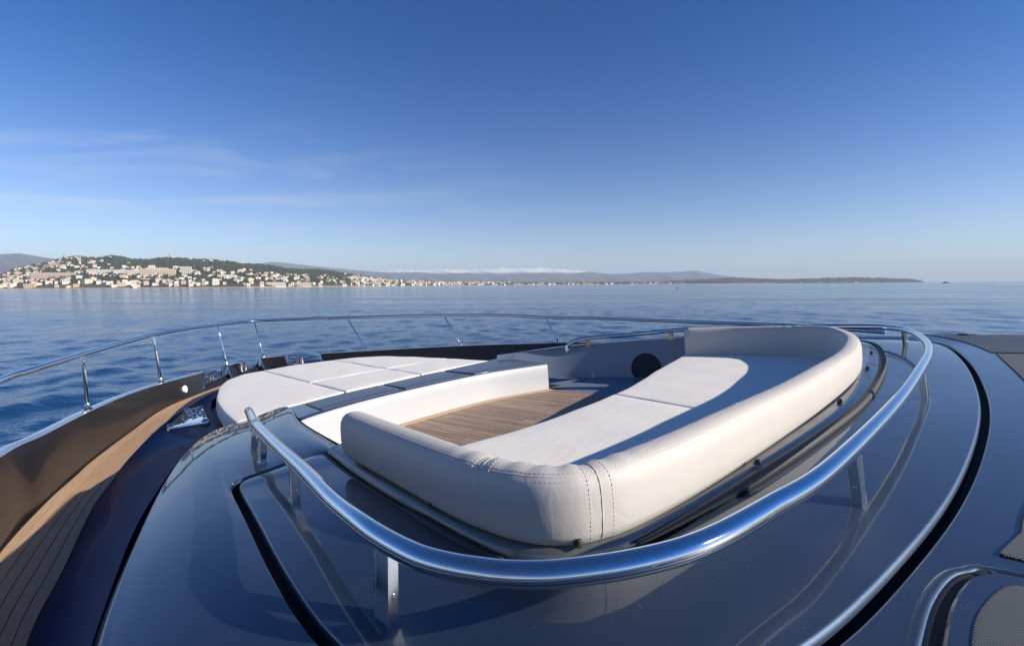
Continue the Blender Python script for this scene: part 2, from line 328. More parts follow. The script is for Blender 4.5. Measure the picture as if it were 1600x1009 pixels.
# black screw knobs on the flange, port and aft
for (F, S, Z) in [(.645,.925,-.598),(.445,1.68,-.595),(.345,2.72,-.595),(.325,3.75,-.592),(.36,4.45,-.585),(1.14,.885,-.602),(2.02,1.085,-.652)]:
    Geo().lathe((F, S, Z), (0, 0, 1), [(.012,0),(.012,.004),(.009,.006),(.0085,.014),(.006,.017),(.001,.017)], 14).build('screw_knob', MAT['rubber'], flange)
# coaming from the roof edge down to the side deck, and on round the foredeck
TE = [(-3,-.25,-1.25),(0,-.2,-1.24),(1.5,-.12,-1.22),(2.62,.07,-1.2),(3.2,.24,-1.17),(3.95,.45,-1.14),(4.42,.63,-1.11),(4.89,.82,-1.08),(5.73,1.24,-1.02),(6.3,1.65,-.97),(6.8,2.05,-.93),(7.2,2.55,-.92),(7.3,3.02,-.92)]
UP = [(-3,-.125,-.735),(0,-.105,-.735),(.9,-.005,-.735),(1.95,.285,-.735),(2.56,.505,-.745),(3.11,.745,-.755),(3.50,1.0,-.765),(3.80,1.14,-.87),(4.6,1.36,-.92),(5.5,1.6,-.92),(6.15,1.85,-.91),(6.5,2.3,-.9),(6.68,3.02,-.9)]
def mir(L): return [(f, 6.0 - s, z + (.045 if f < 3.4 else .0)) for f, s, z in L]
FDV = []
def fdz(F, S):
    V_ = FDV[0] if S < 3 else FDV[1]; d = (V_[:, 0] - F) ** 2 + (V_[:, 1] - S) ** 2; i = np.argsort(d)[:4]; w = 1 / (d[i] + 1e-6); return float((V_[i, 2] * w).sum() / w.sum())
for side in (0, 1):
    t_, u_ = cr(TE if not side else mir(TE)), cr(UP if not side else mir(UP))
    rows = [zed(t_, -.02)] + [np.c_[(t_ * (1 - a) + u_ * a)[:, :2], t_[:, 2] + (u_[:, 2] - t_[:, 2]) * (.3 * a + .7 * math.sin(math.pi / 2 * a))] for a in np.linspace(0, 1, 18)] + [zed(u_, -.04)]
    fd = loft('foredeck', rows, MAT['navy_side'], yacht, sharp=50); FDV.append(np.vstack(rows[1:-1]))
    g = off(E_, .006)[18 if not side else 170:86 if not side else 222]
    tube('edge_gasket', arc(zed(g, -.045), 150), .006, MAT['rubber'], yacht, seg=8)
# side deck: teak planks round the walkway on a bed of caulking
LO = [(-3,-.5,-1.25),(0,-.48,-1.24),(1.5,-.4,-1.22),(3,-.14,-1.19),(3.8,.05,-1.17),(4.45,.29,-1.14),(4.85,.47,-1.12),(5.2,.63,-1.1),(5.92,1.02,-1.06),(6.53,1.41,-1.0),(7.0,1.9,-.96),(7.5,2.5,-.93),(7.72,3.02,-.92)]
te, lo = cr(TE), cr(LO)
bed = loft('side_deck', [zed(te, -.006), zed(lo, -.006)], MAT['caulk'], yacht)
NP = 6
for k in range(NP):
    a, b = k / NP + .007, (k + 1) / NP - .007
    P, Q = te * (1 - a) + lo * a, te * (1 - b) + lo * b
    loft('plank', [zed(P, -.006), P, Q, zed(Q, -.006)], MAT['teakpale'], bed, sharp=30)
loft('drain_channel', [zed(te * .05 + lo * .95, .003), zed(lo, .004)], MAT['black'], yacht)
te2, lo2 = cr(mir(TE)), cr(mir(LO))
loft('side_deck', [te2, lo2], MAT['teakpale'], yacht)
# bulwark with mooring openings at the bow, its cap and the hull below
CP = [(-6,-.6,-.72),(-1,-.6,-.72),(1.5,-.5,-.72),(3,-.22,-.72),(4.15,.1,-.72),(4.55,.29,-.72),(5.39,.66,-.72),(6.14,1.06,-.72),(6.7,1.48,-.72),(7.22,1.99,-.72),(7.73,2.5,-.715),(7.98,2.85,-.71),(8.06,3.12,-.705),(7.93,3.38,-.70),(7.6,3.66,-.70),(6.86,4.24,-.70),(5.57,5.14,-.70),(3.98,5.77,-.70),(2.5,6.2,-.70),(0,6.5,-.70),(-6,6.6,-.70)]
LW = [(-6,-.53,-1.25),(-1,-.53,-1.25),(1.5,-.42,-1.23),(3,-.15,-1.2),(4.05,.13,-1.17),(4.45,.29,-1.15),(5.2,.63,-1.12),(5.92,1.02,-1.08),(6.53,1.41,-1.02),(7.02,1.92,-.98),(7.5,2.5,-.95),(7.72,2.87,-.94),(7.78,3.1,-.94),(7.66,3.33,-.94),(7.38,3.58,-.95),(6.66,4.15,-1.0),(5.45,5.02,-1.07),(3.9,5.64,-1.15),(2.5,6.05,-1.2),(0,6.36,-1.22),(-6,6.5,-1.25)]
cap = arc(cr(CP, 12), 900); low = cr(LW, 12)
s_c = np.r_[0, np.cumsum(np.linalg.norm(np.diff(cr(CP, 12), axis=0), axis=1))]; xs = np.linspace(0, s_c[-1], 900)
low = np.stack([np.interp(xs, s_c, low[:, i]) for i in range(3)], 1)
def near(F, S): return int(np.argmin((cap[:, 0] - F) ** 2 + (cap[:, 1] - S) ** 2))
opens = [(near(7.30, 2.07), near(7.70, 2.47)), (near(7.90, 2.70), near(8.055, 3.06)), (near(7.86, 3.44), near(7.45, 3.78))]
drop = np.zeros(900)
for a, b in opens:
    drop[a:b + 1] = .6
    for d, w in ((1, .45), (2, .2)): drop[a - d] = max(drop[a - d], 0); drop[b + d] = max(drop[b + d], 0)
topz = cap[:, 2] * (1 - drop) + low[:, 2] * drop
ci = off(cap, .035); co = off(cap, -.05)
ct = cap.copy(); ct[:, 2] = topz
inner = [low] + [low * (1 - a) + (np.c_[ci[:, :2], topz]) * a for a in (.25, .5, .75, 1)]
bw = loft('bulwark', inner, MAT['bulwark'], yacht, sharp=30)
loft('bulwark_cap', [np.c_[ci[:, :2], topz - .003], np.c_[off(ci, -.008)[:, :2], topz + .006], np.c_[co[:, :2], topz + .004], np.c_[off(co, -.012)[:, :2], topz - .014]], MAT['cap'], yacht, sharp=50)
h0 = np.c_[off(co, -.012)[:, :2], topz - .014]
hull_rows = [h0, zed(off(co, -.02), -.10), zed(off(co, .02), -.5), zed(off(co, .22), -1.5), zed(off(co, .55), -2.6), zed(off(co, .9), -4.2)]
loft('hull', hull_rows, MAT['hull'], yacht, sharp=60)
for a, b in opens:                                     # polished frames round the openings
    for i in (a - 1, b + 1):
        P = np.array([ci[i], ci[i]]); P[0, 2] = topz[i] + .01; P[1, :2] = low[i, :2] * .75 + ci[i, :2] * .25; P[1, 2] = topz[i] * .25 + low[i, 2] * .75
        j = a if i < a else b
        P = np.vstack([P[0], P[0] * .5 + P[1] * .5, P[1]]); P[:, :2] += (ci[j, :2] - ci[i, :2]) * .5
        tube('opening_frame', P, .011, MAT['chrome'], yacht, seg=8)
    P = inner[2][a:b + 1].copy(); P[:, :2] = np.c_[ci[a:b + 1, :2]]; P[:, 2] = topz[a:b + 1] + .008
    tube('opening_frame', P, .010, MAT['chrome'], yacht, seg=8)
j = near(7.0, 1.77); c_ = low[j] * .5 + ci[j] * .5; nrm = np.array([-.55, .8, .1])
Geo().lathe(c_ , nrm, [(.045,-.01),(.045,.012),(.03,.02),(.001,.022)], 18).build('deck_light', MAT['lamp'], yacht)
# sunken cockpit: teak floor, white forward bulkhead, walls
ZF = -1.02
BK = cr([(2.9,.98,0),(3.12,1.3,0),(3.30,1.56,0),(3.42,2.0,0),(3.46,2.5,0),(3.455,3.05,0),(3.40,3.55,0),(3.19,4.16,0),(2.98,4.62,0),(2.8,5.1,0)], 10)
def bkF(S): return float(np.interp(S, BK[:, 1], BK[:, 0]))
floor = loft('cockpit_floor', [np.array([(.35, s, ZF - .012) for s in np.linspace(.95, 4.18, 40)]), np.array([(bkF(s), s, ZF - .012) for s in np.linspace(.95, 4.18, 40)])], MAT['caulk'], yacht)
pw = .062; s = 1.0
while s < 4.13:
    e = bkF(s + pw / 2) - .075; jt = random.uniform(1.9, 2.7)
    for (f0, f1) in ((.9, jt - .002), (jt + .002, e)):
        if f1 - f0 < .05: continue
        x0 = s + .0016; x1 = s + pw - .0016
        e0 = f1 if f1 < jt + .01 else bkF(x0) - .075; e1 = f1 if f1 < jt + .01 else bkF(x1) - .075
        fl = np.linspace(0, 1, 4)
        r0 = np.stack([f0 + (e0 - f0) * fl, np.full(4, x0), np.full(4, ZF)], 1); r1 = np.stack([f0 + (e1 - f0) * fl, np.full(4, x1), np.full(4, ZF)], 1)
        r0[:, 0] += 0; pl = loft('plank', [zed(r0, -.012), r0, r1, zed(r1, -.012)], MAT['teak'], floor, sharp=30)
        uvl = pl.data.uv_layers[0].data; ofs = random.uniform(0, 50), random.uniform(0, 50)
        for q in uvl: q.uv = (q.uv[0] + ofs[0], q.uv[1] + ofs[1])
    s += pw
bs = np.linspace(1.0, 4.18, 60); bl = np.array([(bkF(q), q, 0) for q in bs])
mb = off(bl, .07); m0 = off(bl, .004)
loft('margin_plank', [setz(mb, ZF - .01), setz(mb, ZF + .003), setz(m0, ZF + .003)], MAT['teakpale'], floor, sharp=30)
bk = setz(bl, 0)
blf = bl; bl = np.array([(bkF(q), q, 0) for q in np.linspace(1.05, 4.17, 50)])
bulk = loft('bulkhead', [setz(bl, ZF - .05), setz(bl, ZF + .05), setz(bl, -.85), setz(bl, -.762), setz(off(bl, -.006), -.752), setz(off(bl, -.02), -.748)], MAT['white'], yacht, sharp=50)
Geo().box((bkF(4.17) + .016, 4.172, -.9), (.016, 0, 0), (0, .003, 0), (0, 0, .145)).build('bulkhead_edge', MAT['white'], yacht)
# ledge over the bulkhead with three tread mats
def rearP(S): return float(np.interp(S, [1.25, 1.6, 2.2, 3.1, 4.0, 4.3], [3.72, 3.84, 3.97, 4.06, 4.10, 4.10]))
bl2 = np.array([(bkF(q), q, 0) for q in np.linspace(1.52, 4.165, 50)]); LF = np.array([(rearP(q) + .03, q, 0) for q in np.linspace(1.52, 4.48, 50)])
sp_ = np.linspace(0, 1, 8)[:, None]; e_ = np.array([bkF(4.168) + .02, 4.172, 0]) * (1 - sp_) + np.array([4.12, 4.485, 0]) * sp_; loft('ledge_side', [setz(e_, -.748), setz(e_, ZF - .02)], MAT['bluewall'], yacht)
q_ = np.linspace(4.0, 5.2, 10); loft('passage_floor', [np.array([(.6, x, ZF - .03) for x in q_]), np.array([(4.2, x, ZF - .03) for x in q_])], MAT['navy_side'], yacht)
loft('ledge', [setz(off(bl2, -.022), -.752), setz(off(bl2, -.028), -.746)] + [setz(off(bl2, -.03) * (1 - a) + LF * a, -.745 - .006 * a) for a in np.linspace(0, 1, 8)] + [setz(LF, -.95)], MAT['navy'], yacht, sharp=50)
for (s0, s1) in ((1.72, 2.47), (2.55, 3.29), (3.37, 4.2)):
    q = np.linspace(s0, s1, 12); a_ = np.array([(bkF(x) + .07, x, 0) for x in q]); b_ = np.array([(rearP(x + .06) - .05, x + .06, 0) for x in q])
    rr = [setz(a_, -.75), setz(a_, -.738), setz(a_ * .97 + b_ * .03, -.735)] + [setz(a_ * (1 - t) + b_ * t, -.735 - .006 * t) for t in (.3, .6, .97)] + [setz(b_, -.743), setz(b_, -.755)]
    loft('tread_mat', rr, MAT['mat'], yacht, sharp=30, capends=True)
q_ = np.linspace(1.38, 4.5, 30); loft('pad_bed', [np.array([(bkF(x) + .03, x, -.965) for x in q_]), np.array([(5.0, x, -.965) for x in q_]), np.array([(6.2 - .7 * ((x - 2.95) / 1.6) ** 2, x, -.965) for x in q_])], MAT['navy_side'], yacht)
# walls of the cockpit
ws = cr([(4.05,4.30,-.70),(3.9,4.42,-.687),(3.39,4.78,-.63),(2.7,5.07,-.585),(2.08,5.27,-.562),(1.5,5.36,-.56)], 12)
wl = np.c_[ws[:, 0] * .93 + .12, np.interp(ws[:, 0], [1.5, 2.5, 3.23, 4.05], [4.1, 4.16, 4.24, 4.2]), np.full(len(ws), ZF - .02)]
wm = np.c_[ws[:, 0], ws[:, 1] - 0.06, np.full(len(ws), -1.0)]; wn = np.c_[ws[:, 0] * .98 + .03, ws[:, 1] * .85 + wl[:, 1] * .15 - .05, np.full(len(ws), -1.014)]
wall = loft('cockpit_wall', [zed(off(ws, -.05), .004), zed(off(ws, -.012), .004), zed(ws, -.006)] + [zed(ws, -.006) * (1 - a) + wm * a for a in (.2, .5, .8, 1)] + [wn, wl], MAT['bluewall'], yacht, sharp=40)
wp = cr([(3.62,1.58,-.72),(2.93,1.345,-.69),(2.02,1.15,-.665),(1.5,1.05,-.66)], 10)
loft('cockpit_wall', [wp, setz(wp, ZF - .03)], MAT['bluewall'], yacht)
def wall_at(F, a):
    i = int(np.argmin(abs(ws[:, 0] - F))); P = ws * (1 - a) + wm * a; t = P[i + 1] - P[i - 1]; t /= np.linalg.norm(t); u = wm[i] - ws[i]; u /= np.linalg.norm(u); u -= (u @ t) * t; u /= np.linalg.norm(u); nr = np.cross(t, u); nr *= (1 if nr[1] < 0 else -1); return P[i], t, u, nr
p, t, u, nr = wall_at(2.47, .76)
Geo().lathe(p - nr * .01, nr, [(.168,0),(.168,.016),(.162,.019),(.159,.014),(.001,.014)], 40).build('speaker', MAT['grille'], wall)
p, t, u, nr = wall_at(3.08, .96)
sk = Geo().box(p + nr * .004, t * .022, u * .022, nr * .006, .003).build('socket', MAT['socket'], wall)
Geo().box(p + nr * .011, t * .007, u * .007, nr * .002).build('socket_hole', MAT['grille'], sk)
# non-slip deck panels let into the coachroof, aft
def sheet(name, L, z0, th, mat, parent, k=8, rnd=True, edge=None):
    P = cr(list(L) + [L[0]], k)[:-1] if rnd else np.asarray(L, float)
    P = np.asarray(P, float); c = P.mean(0); v = []; f = []
    Q = c + (P - c) * 1.0
    T = np.roll(P, -1, 0) - np.roll(P, 1, 0); T /= np.linalg.norm(T, axis=1)[:, None]; nn = np.stack([-T[:, 1], T[:, 0]], 1)
    sg = np.sign(((P - c)[:, :2] * nn).sum()); Pin = P.copy(); Pin[:, :2] -= sg * nn * min(.006, .5 * th + .002)
    zb = np.array([roofz(a, b) for a, b in P[:, :2]]) + z0; cz = roofz(c[0], c[1]) + z0 + th
    rows = [np.c_[P[:, :2], zb - .01], np.c_[P[:, :2], zb + th * .6], np.c_[Pin[:, :2], zb + th]]
    for t in (.35, .7): rows.append(np.array([[*(Pin[i, :2] * (1 - t) + c[:2] * t), 0] for i in range(len(P))]))
    for r_ in rows[3:]: r_[:, 2] = np.array([roofz(a, b) for a, b in r_[:, :2]]) + z0 + th
    V = np.vstack(rows + [np.array([[c[0], c[1], cz]])]); m = len(P); f = grid_faces(5, m, cv=True); f += [(4 * m + j, 4 * m + (j + 1) % m, 5 * m) for j in range(m)]
    return mesh(name, V, f, mat, parent, uv=V[:, :2], smooth=False)
sheet('deck_panel', [(-.33,4.90,0),(-.37,3.7,0),(-.33,2.8,0),(-.25,2.2,0),(-.172,1.82,0),(-.142,1.60,0),(-.145,1.52,0),(-.19,1.49,0),(-1.2,1.5,0),(-1.25,1.6,0),(-1.25,4.8,0),(-1.2,4.9,0),(-.45,4.92,0)], 0.0, .006, MAT['nonskid'], yacht, 6)
sheet('deck_panel', [(-.31,4.98,0),(-.24,5.35,0),(-.16,5.62,0),(.0,5.88,0),(.1,5.98,0),(0,6.03,0),(-.6,6.05,0),(-1.25,6.05,0),(-1.3,5.95,0),(-1.3,5.05,0),(-1.22,4.98,0)], 0.0, .006, MAT['nonskid_dark'], yacht, 6)
for (f0, w, m_) in ((-.12, .03, 'steel'), (-.19, .03, 'black'), (-.25, .03, 'steel')):
    Geo().box((f0, 5.96, roofz(f0, 5.96) + .008), (w, 0, 0), (0, .02, 0), (0, 0, .008), .003).build('flush_fitting', MAT[m_], yacht)
HP = [(.035,1.03,0),(.018,1.2,0),(-.012,1.33,0),(-.045,1.385,0),(-.09,1.415,0),(-.3,1.43,0),(-.7,1.43,0),(-.72,1.2,0),(-.72,.95,0),(-.7,.8,0),(-.3,.72,0),(.03,.72,0),(.05,.85,0)]
hp = cr(HP + [HP[0]], 8)[:-1]; hp[:, 2] = -.651
def ring(P, d):
    Q = np.vstack([P[-1:], P, P[:1]]); return off(Q, d)[1:-1]
lip = [ring(hp, -.016), ring(hp, -.008), ring(hp, -.001), ring(hp, .006), ring(hp, .010)]
for r_, z_ in zip(lip, (-.001, .003, .0042, .0015, -.006)): r_[:, 2] = [roofz(a, b) + z_ for a, b in r_[:, :2]]
mesh('hatch_lip', np.vstack(lip), grid_faces(5, len(hp), cv=True), MAT['navy'], yacht, sharp=80)
c0 = hp.mean(0)
hatch = sheet('hatch_bed', ring(hp, .012), .001, .002, MAT['black'], yacht, rnd=False)
sheet('hatch_lid', ring(hp, .034), .002, .012, MAT['navy'], hatch, rnd=False)
sheet('hatch_tread', [(-.035,1.02,0),(-.05,1.17,0),(-.085,1.29,0),(-.115,1.335,0),(-.16,1.345,0),(-.5,1.35,0),(-.62,1.3,0),(-.62,.9,0),(-.5,.8,0),(-.1,.8,0)], .014, .004, MAT['nonskid'], hatch, 8)

# ------------------------------------------------------------------ stainless grab rail round the seating
RL = [(3.10,1.12,-.70),(3.10,1.11,-.62),(3.04,1.075,-.565),(2.88,1.025,-.548),(2.53,.92,-.54),(2.07,.81,-.53),(1.55,.69,-.51),(1.19,.60,-.495),(.98,.555,-.482),(.86,.54,-.48),(.75,.538,-.48),(.68,.55,-.48),(.62,.57,-.48),(.56,.598,-.48),(.49,.65,-.48),(.40,.755,-.48),(.33,.885,-.48),(.268,1.11,-.48),(.2,1.43,-.48),(.11,2.27,-.48),(.055,3.13,-.48),(.03,3.76,-.48),(.05,4.35,-.48),(.14,5.0,-.48),(.27,5.36,-.48),(.47,5.52,-.478),(.9,5.52,-.475),(1.5,5.44,-.472),(2.08,5.27,-.475),(2.57,4.90,-.497),(2.95,4.72,-.515),(3.12,4.64,-.54),(3.2,4.60,-.60),(3.2,4.59,-.66)]
rail = thing('grab_rail', (.3, 3.0, -.65), 'thick polished stainless grab rail curving round the outside of the sofa', 'handrail')
rp = arc(cr(RL, 14), 520)
tube('rail_tube', rp, .0235, MAT['chrome'], rail, seg=28)
def rail_near(F, S):
    i = int(np.argmin((rp[:, 0] - F) ** 2 + (rp[:, 1] - S) ** 2)); t = rp[i + 1] - rp[i - 1]; t[2] = 0; return rp[i], t / np.linalg.norm(t)
tube('joint_ring', rp[[rail_near(2.53, .92)[0].tolist() == q for q in rp.tolist()].index(True) - 1:][:4], .0243, MAT['steel'], rail, seg=20)
for (F, S, base) in [(2.30,.87,-.672),(1.66,.715,-.662),(.86,.54,-.652),(.175,1.62,-.652),(.052,3.16,-.65),(.2,5.2,-.63),(.75,5.53,-.615),(2.2,5.19,-.585),(3.0,4.7,-.62)]:
    p, t = rail_near(F, S); nr = np.array([-t[1], t[0], 0]); h = p[2] - base; top = p - np.array([0, 0, .012])
    fo = np.array([p[0], p[1], base]) + nr * .012
    up = (top - fo); up /= np.linalg.norm(up); H = np.linalg.norm(top - fo)
    br = None
    for sg in (-1, 1):
        g = Geo().box(fo + up * H / 2 + t * sg * .024, t * .0035, nr * .013, up * H / 2, .0015)
        g.lathe(fo + up * H * .42 + t * sg * .028, t * sg, [(.0045, 0), (.0045, .0015), (.003, .003)], 10)
        g.build('bracket_plate', MAT['steel'], rail)
    Geo().box(fo + up * H * .52 + nr * .009, t * .021, nr * .0025, up * H * .46, .001).build('bracket_web', MAT['steel'], rail)
    Geo().box(fo + up * .003, t * .03, nr * .018, up * .004, .002).build('bracket_foot', MAT['steel'], rail)

# ------------------------------------------------------------------ bow rail
BR = [(2.2,-.35,-.42),(3.2,-.12,-.36),(4.2,.13,-.30),(4.66,.34,-.275),(5.29,.65,-.24),(6.0,1.03,-.20),(6.62,1.43,-.16),(7.2,1.92,-.13),(7.77,2.44,-.12),(8.15,2.85,-.112),(8.25,3.15,-.11),(8.0,3.45,-.12),(7.14,4.13,-.15),(6.5,4.62,-.18),(5.85,5.03,-.21),(5.0,5.47,-.26),(4.32,5.78,-.33),(3.47,6.01,-.38),(2.42,6.13,-.45),(1.2,6.2,-.52),(.4,6.25,-.60)]
bow = thing('bow_rail', (6.5, 3.0, -.7), 'slim stainless bow rail on leaning posts along the bulwark', 'railing')
bp = arc(cr(BR, 14), 500); tube('top_rail', bp, .021, MAT['chrome'], bow, seg=14)
for (b, t_) in [((5.37,.655,-.705),(5.29,.65,-.24)),((6.67,1.465,-.705),(6.62,1.43,-.16)),((7.70,2.49,-.705),(7.77,2.44,-.12)),((8.08,3.15,-.695),(8.25,3.12,-.11)),((6.86,4.25,-.69),(7.14,4.13,-.15)),((5.60,5.13,-.69),(5.85,5.03,-.21)),((4.15,5.72,-.69),(4.37,5.76,-.33)),((2.6,-.30,-.705),(2.55,-.26,-.40))]:
    b = np.array(b); i = int(np.argmin(((bp - np.array(t_)) ** 2).sum(1))); e = bp[i]; d = (e - b) / np.linalg.norm(e - b)
    ps = tube('rail_post', np.array([b, b * .5 + e * .5, e]), .0145, MAT['chrome'], bow, seg=10)
    Geo().lathe(b, d, [(.032, -.004), (.032, .004), (.02, .012), (.018, .05), (.0148, .055)], 16).build('post_base', MAT['steel'], ps)

# ------------------------------------------------------------------ bow fittings: bollards and polished plates
def bollard(o, ax, label, span=.07, hgt=.13, bar=.13):
    o = np.array(o); ax = np.array([*ax, 0.0]); ax /= np.linalg.norm(ax); z = np.array([0, 0, 1.])
    r = thing('mooring_bollard', o, label, 'bollard', 'mooring bollards at the bow')
    for s_ in (-1, 1):
        Geo().lathe(o + ax * span * s_ * .5, z, [(.034, 0), (.034, .006), (.022, .014), (.018, hgt * .6), (.02, hgt), (.001, hgt + .004)], 14).build('post', MAT['chrome'], r)
    tube('crossbar', np.array([o + z * hgt - ax * bar, o + z * (hgt + .003), o + z * hgt + ax * bar]), [.013, .018, .013], MAT['chrome'], r, seg=12)
    Geo().box(o + z * .003, ax * (span * .5 + .04), np.array([-ax[1], ax[0], 0]) * .035, z * .004, .002).build('base_plate', MAT['steel'], r)
bollard((7.32,2.16,-.855), (.7,.7), 'polished double-post bollard in the port bulwark opening near the round deck light')
bollard((7.70,2.70,-.84), (.6,.8), 'tall polished double-post bollard in the opening at the tip of the bow', .10, .15, .09)
bollard((7.42,3.42,-.82), (-.7,.65), 'polished T-shaped bollard beside the dark starboard bulwark, behind the sunpad', .06, .12, .14)
def plate(P, zt, label, cl):
    P = np.array([(a, b, 0) for a, b in P]); c = P.mean(0); r = thing('anchor_plate', (c[0], c[1], np.mean(zt)), label, 'deck fitting', 'polished plates beside the sunpad')
    Q = np.array([P[i] * (1 - w_) + P[(i + d_) % len(P)] * w_ for i in range(len(P)) for d_, w_ in ((-1, .14), (-1, .05), (1, .05), (1, .14))])
    X = np.c_[P[:, 0], P[:, 1], np.ones(len(P))]; zc_ = np.array([fdz(a, b) for a, b in P[:, :2]]); co = np.linalg.lstsq(X, zc_, rcond=None)[0]; up_ = max(0, fdz(c[0], c[1]) - (co[0] * c[0] + co[1] * c[1] + co[2])) + .004
    zz = lambda f, s: co[0] * f + co[1] * s + co[2] + up_
    zq = np.array([zz(a, b) for a, b in Q[:, :2]]); m = len(Q); c3 = np.array([c[0], c[1], zz(c[0], c[1])])
    top = np.c_[Q[:, :2], zq + .014]; bot = np.c_[Q[:, :2], zq - .03]; rg = [bot, top]
    for k_ in (.96, .7, .4, .1):
        q_ = c3 + (top - c3) * k_; q_[:, 2] = [zz(a, b) + .018 for a, b in q_[:, :2]]; rg.append(q_)
    V = np.vstack(rg); f = grid_faces(6, m, cv=True); f.append([5 * m + j for j in range(m)])
    mesh('plate_body', V, f, MAT['chrome'], r, sharp=30)
    for q in P:
        w = q * .8 + c * .2; Geo().lathe((w[0], w[1], zz(w[0], w[1]) + .016), (0, 0, 1), [(.032, 0), (.032, .006), (.02, .018), (.001, .022)], 14).build('bolt_head', MAT['chrome'], r)
    for i, (df, ds, hh, rr) in enumerate(cl):
        f_, s_ = c[0] + df, c[1] + ds
        Geo().lathe((f_, s_, zz(f_, s_) + .014), (0, 0, 1), [(rr * 1.5, 0), (rr * 1.5, .01), (rr * .7, .02), (rr * .6, hh * .7), (rr, hh * .8), (rr, hh), (.001, hh + .004)], 12).build('fitting_post', MAT['chrome'], r)
    a = np.array([c[0] + cl[0][0], c[1] + cl[0][1]]); b = np.array([c[0] + cl[-1][0], c[1] + cl[-1][1]])
    tube('fitting_bar', np.array([[*a, zz(*a) + .035], [*((a + b) / 2), zz(*((a + b) / 2)) + .045], [*b, zz(*b) + .035]]), .008, MAT['chrome'], r, seg=10)
cl = [(.22,.05,.035,.018),(.12,.02,.03,.022),(.02,.06,.045,.018),(-.08,.0,.03,.022),(-.18,.05,.04,.018),(.0,-.06,.03,.016),(.14,.11,.03,.016)]
plate([(5.22,1.14),(5.95,1.50),(5.68,1.575),(4.70,1.345)], [-1.0,-.945,-.905,-.91], 'triangular polished steel plate with fittings on the port foredeck, left of the sunpad', cl)
plate([(5.0,4.9),(5.9,4.45),(5.3,4.33),(4.35,4.28),(4.3,4.6)], [-.96,-.90,-.87,-.86,-.88], 'small glimpse of polished steel plate at the starboard rear corner of the sunpad', cl)

# ------------------------------------------------------------------ cushions
def samples(r, L, n):
    e = [0, .06, .2, .45, .75, 1.0]; a = [x * r for x in e]; mid = list(np.linspace(r, L - r, n))[1:-1]
    return np.array(a + mid + [L - x for x in a[::-1]]) / L
def cushion(name, mp_, zt, thick, r, mat, parent, nu=22, nv=22, puff=.012, wr=.003, seed=0):
    """mp_(u,v)->(F,S) with u,v in metres-normalised 0..1; rounded border, slight crown and wrinkles"""
    Lu = np.linalg.norm(np.subtract(mp_(1, .5), mp_(0, .5))); Lv = np.linalg.norm(np.subtract(mp_(.5, 1), mp_(.5, 0)))
    us, vs_ = samples(r, Lu, nu), samples(r, Lv, nv); R = np.zeros((len(us), len(vs_), 3)); rs = np.random.default_rng(seed); ph = rs.uniform(0, 6.28, 12)
    for i, u in enumerate(us):
        for j, v in enumerate(vs_):
            F, S = mp_(u, v); du = min(u, 1 - u) * Lu; dv = min(v, 1 - v) * Lv
            h = lambda d: math.sqrt(max(0, 1 - (1 - min(d / r, 1)) ** 2))
            z = r * (min(h(du), h(dv)) - 1) if True else 0
            z += puff * (1 - (2 * u - 1) ** 4) * (1 - (2 * v - 1) ** 4)
            z += wr * sum(math.sin(F * k1 + S * k2 + p_) for k1, k2, p_ in ((5, 3, ph[0]), (-4, 9, ph[1]), (13, 6, ph[2]), (8, -15, ph[3]))) * .4
            zz = zt(F, S) if callable(zt) else zt
            R[i, j] = (F, S, zz + z)
    nI, nJ = R.shape[:2]; V = R.reshape(-1, 3); f = grid_faces(nI, nJ)
    b = [i * nJ for i in range(nI)] + [(nI - 1) * nJ + j for j in range(1, nJ)] + [i * nJ + nJ - 1 for i in range(nI - 2, -1, -1)] + [j for j in range(nJ - 2, 0, -1)]
    c = V.mean(0); s1 = V[b].copy(); s1[:, 2] -= (thick - r) * .5; d = s1 - c; s1[:, :2] += d[:, :2] / np.linalg.norm(d[:, :2], axis=1)[:, None] * .006
    s2 = V[b].copy(); s2[:, 2] -= thick - r; n0 = len(V); m = len(b); V = np.vstack([V, s1, s2])
    for k in range(m):
        k2 = (k + 1) % m; f.append((b[k], b[k2], n0 + k2, n0 + k)); f.append((n0 + k, n0 + k2, n0 + m + k2, n0 + m + k))
    return mesh(name, V, f, mat, parent, uv=V[:, :2], sharp=70)

# ------------------------------------------------------------------ sofa
sofa = thing('sofa', (1.1, 3.0, -1.0), 'large U-shaped ivory vinyl sofa with rounded back inside the grab rail', 'sofa')
SP = [(1.80,.985,0),(1.42,.925,0),(1.08,.868,0),(.92,.852,0),(.79,.858,0),(.695,.89,0),(.622,.965,0),(.572,1.1,0),(.515,1.4,0),(.455,1.875,0),(.39,2.5,0),(.348,3.2,0),(.362,3.78,0),(.44,4.35,0),(.60,4.86,0),(.78,5.06,0),(1.05,5.11,0),(1.5,5.06,0),(1.9,4.92,0)]
sp = arc(cr(SP, 20), 420)
prof = [(.022,-.605),(.002,-.598),(-.006,-.578),(-.009,-.535),(-.008,-.488),(-.004,-.460),(.006,-.440),(.020,-.429),(.040,-.424),(.062,-.424),(.080,-.430),(.092,-.445),(.098,-.472),(.102,-.54),(.106,-.62),(.108,-.72)]
def ip(c, s, x): return c * (1 - x) + s * x
sarc = np.linspace(0, 1, 420)
def sp_i(F, S): return int(np.argmin((sp[:, 0] - F) ** 2 + (sp[:, 1] - S) ** 2))
seams = [sp_i(.90, .852), sp_i(.615, .975), sp_i(1.02, 5.11)]
wr = np.zeros(420)
for q, am in zip(seams, (.0045, .0035, .003)):
    d = (np.arange(420) - q); wr += am * np.exp(-(d / 9.0) ** 2) * np.sin(d * 1.15)
rows = []
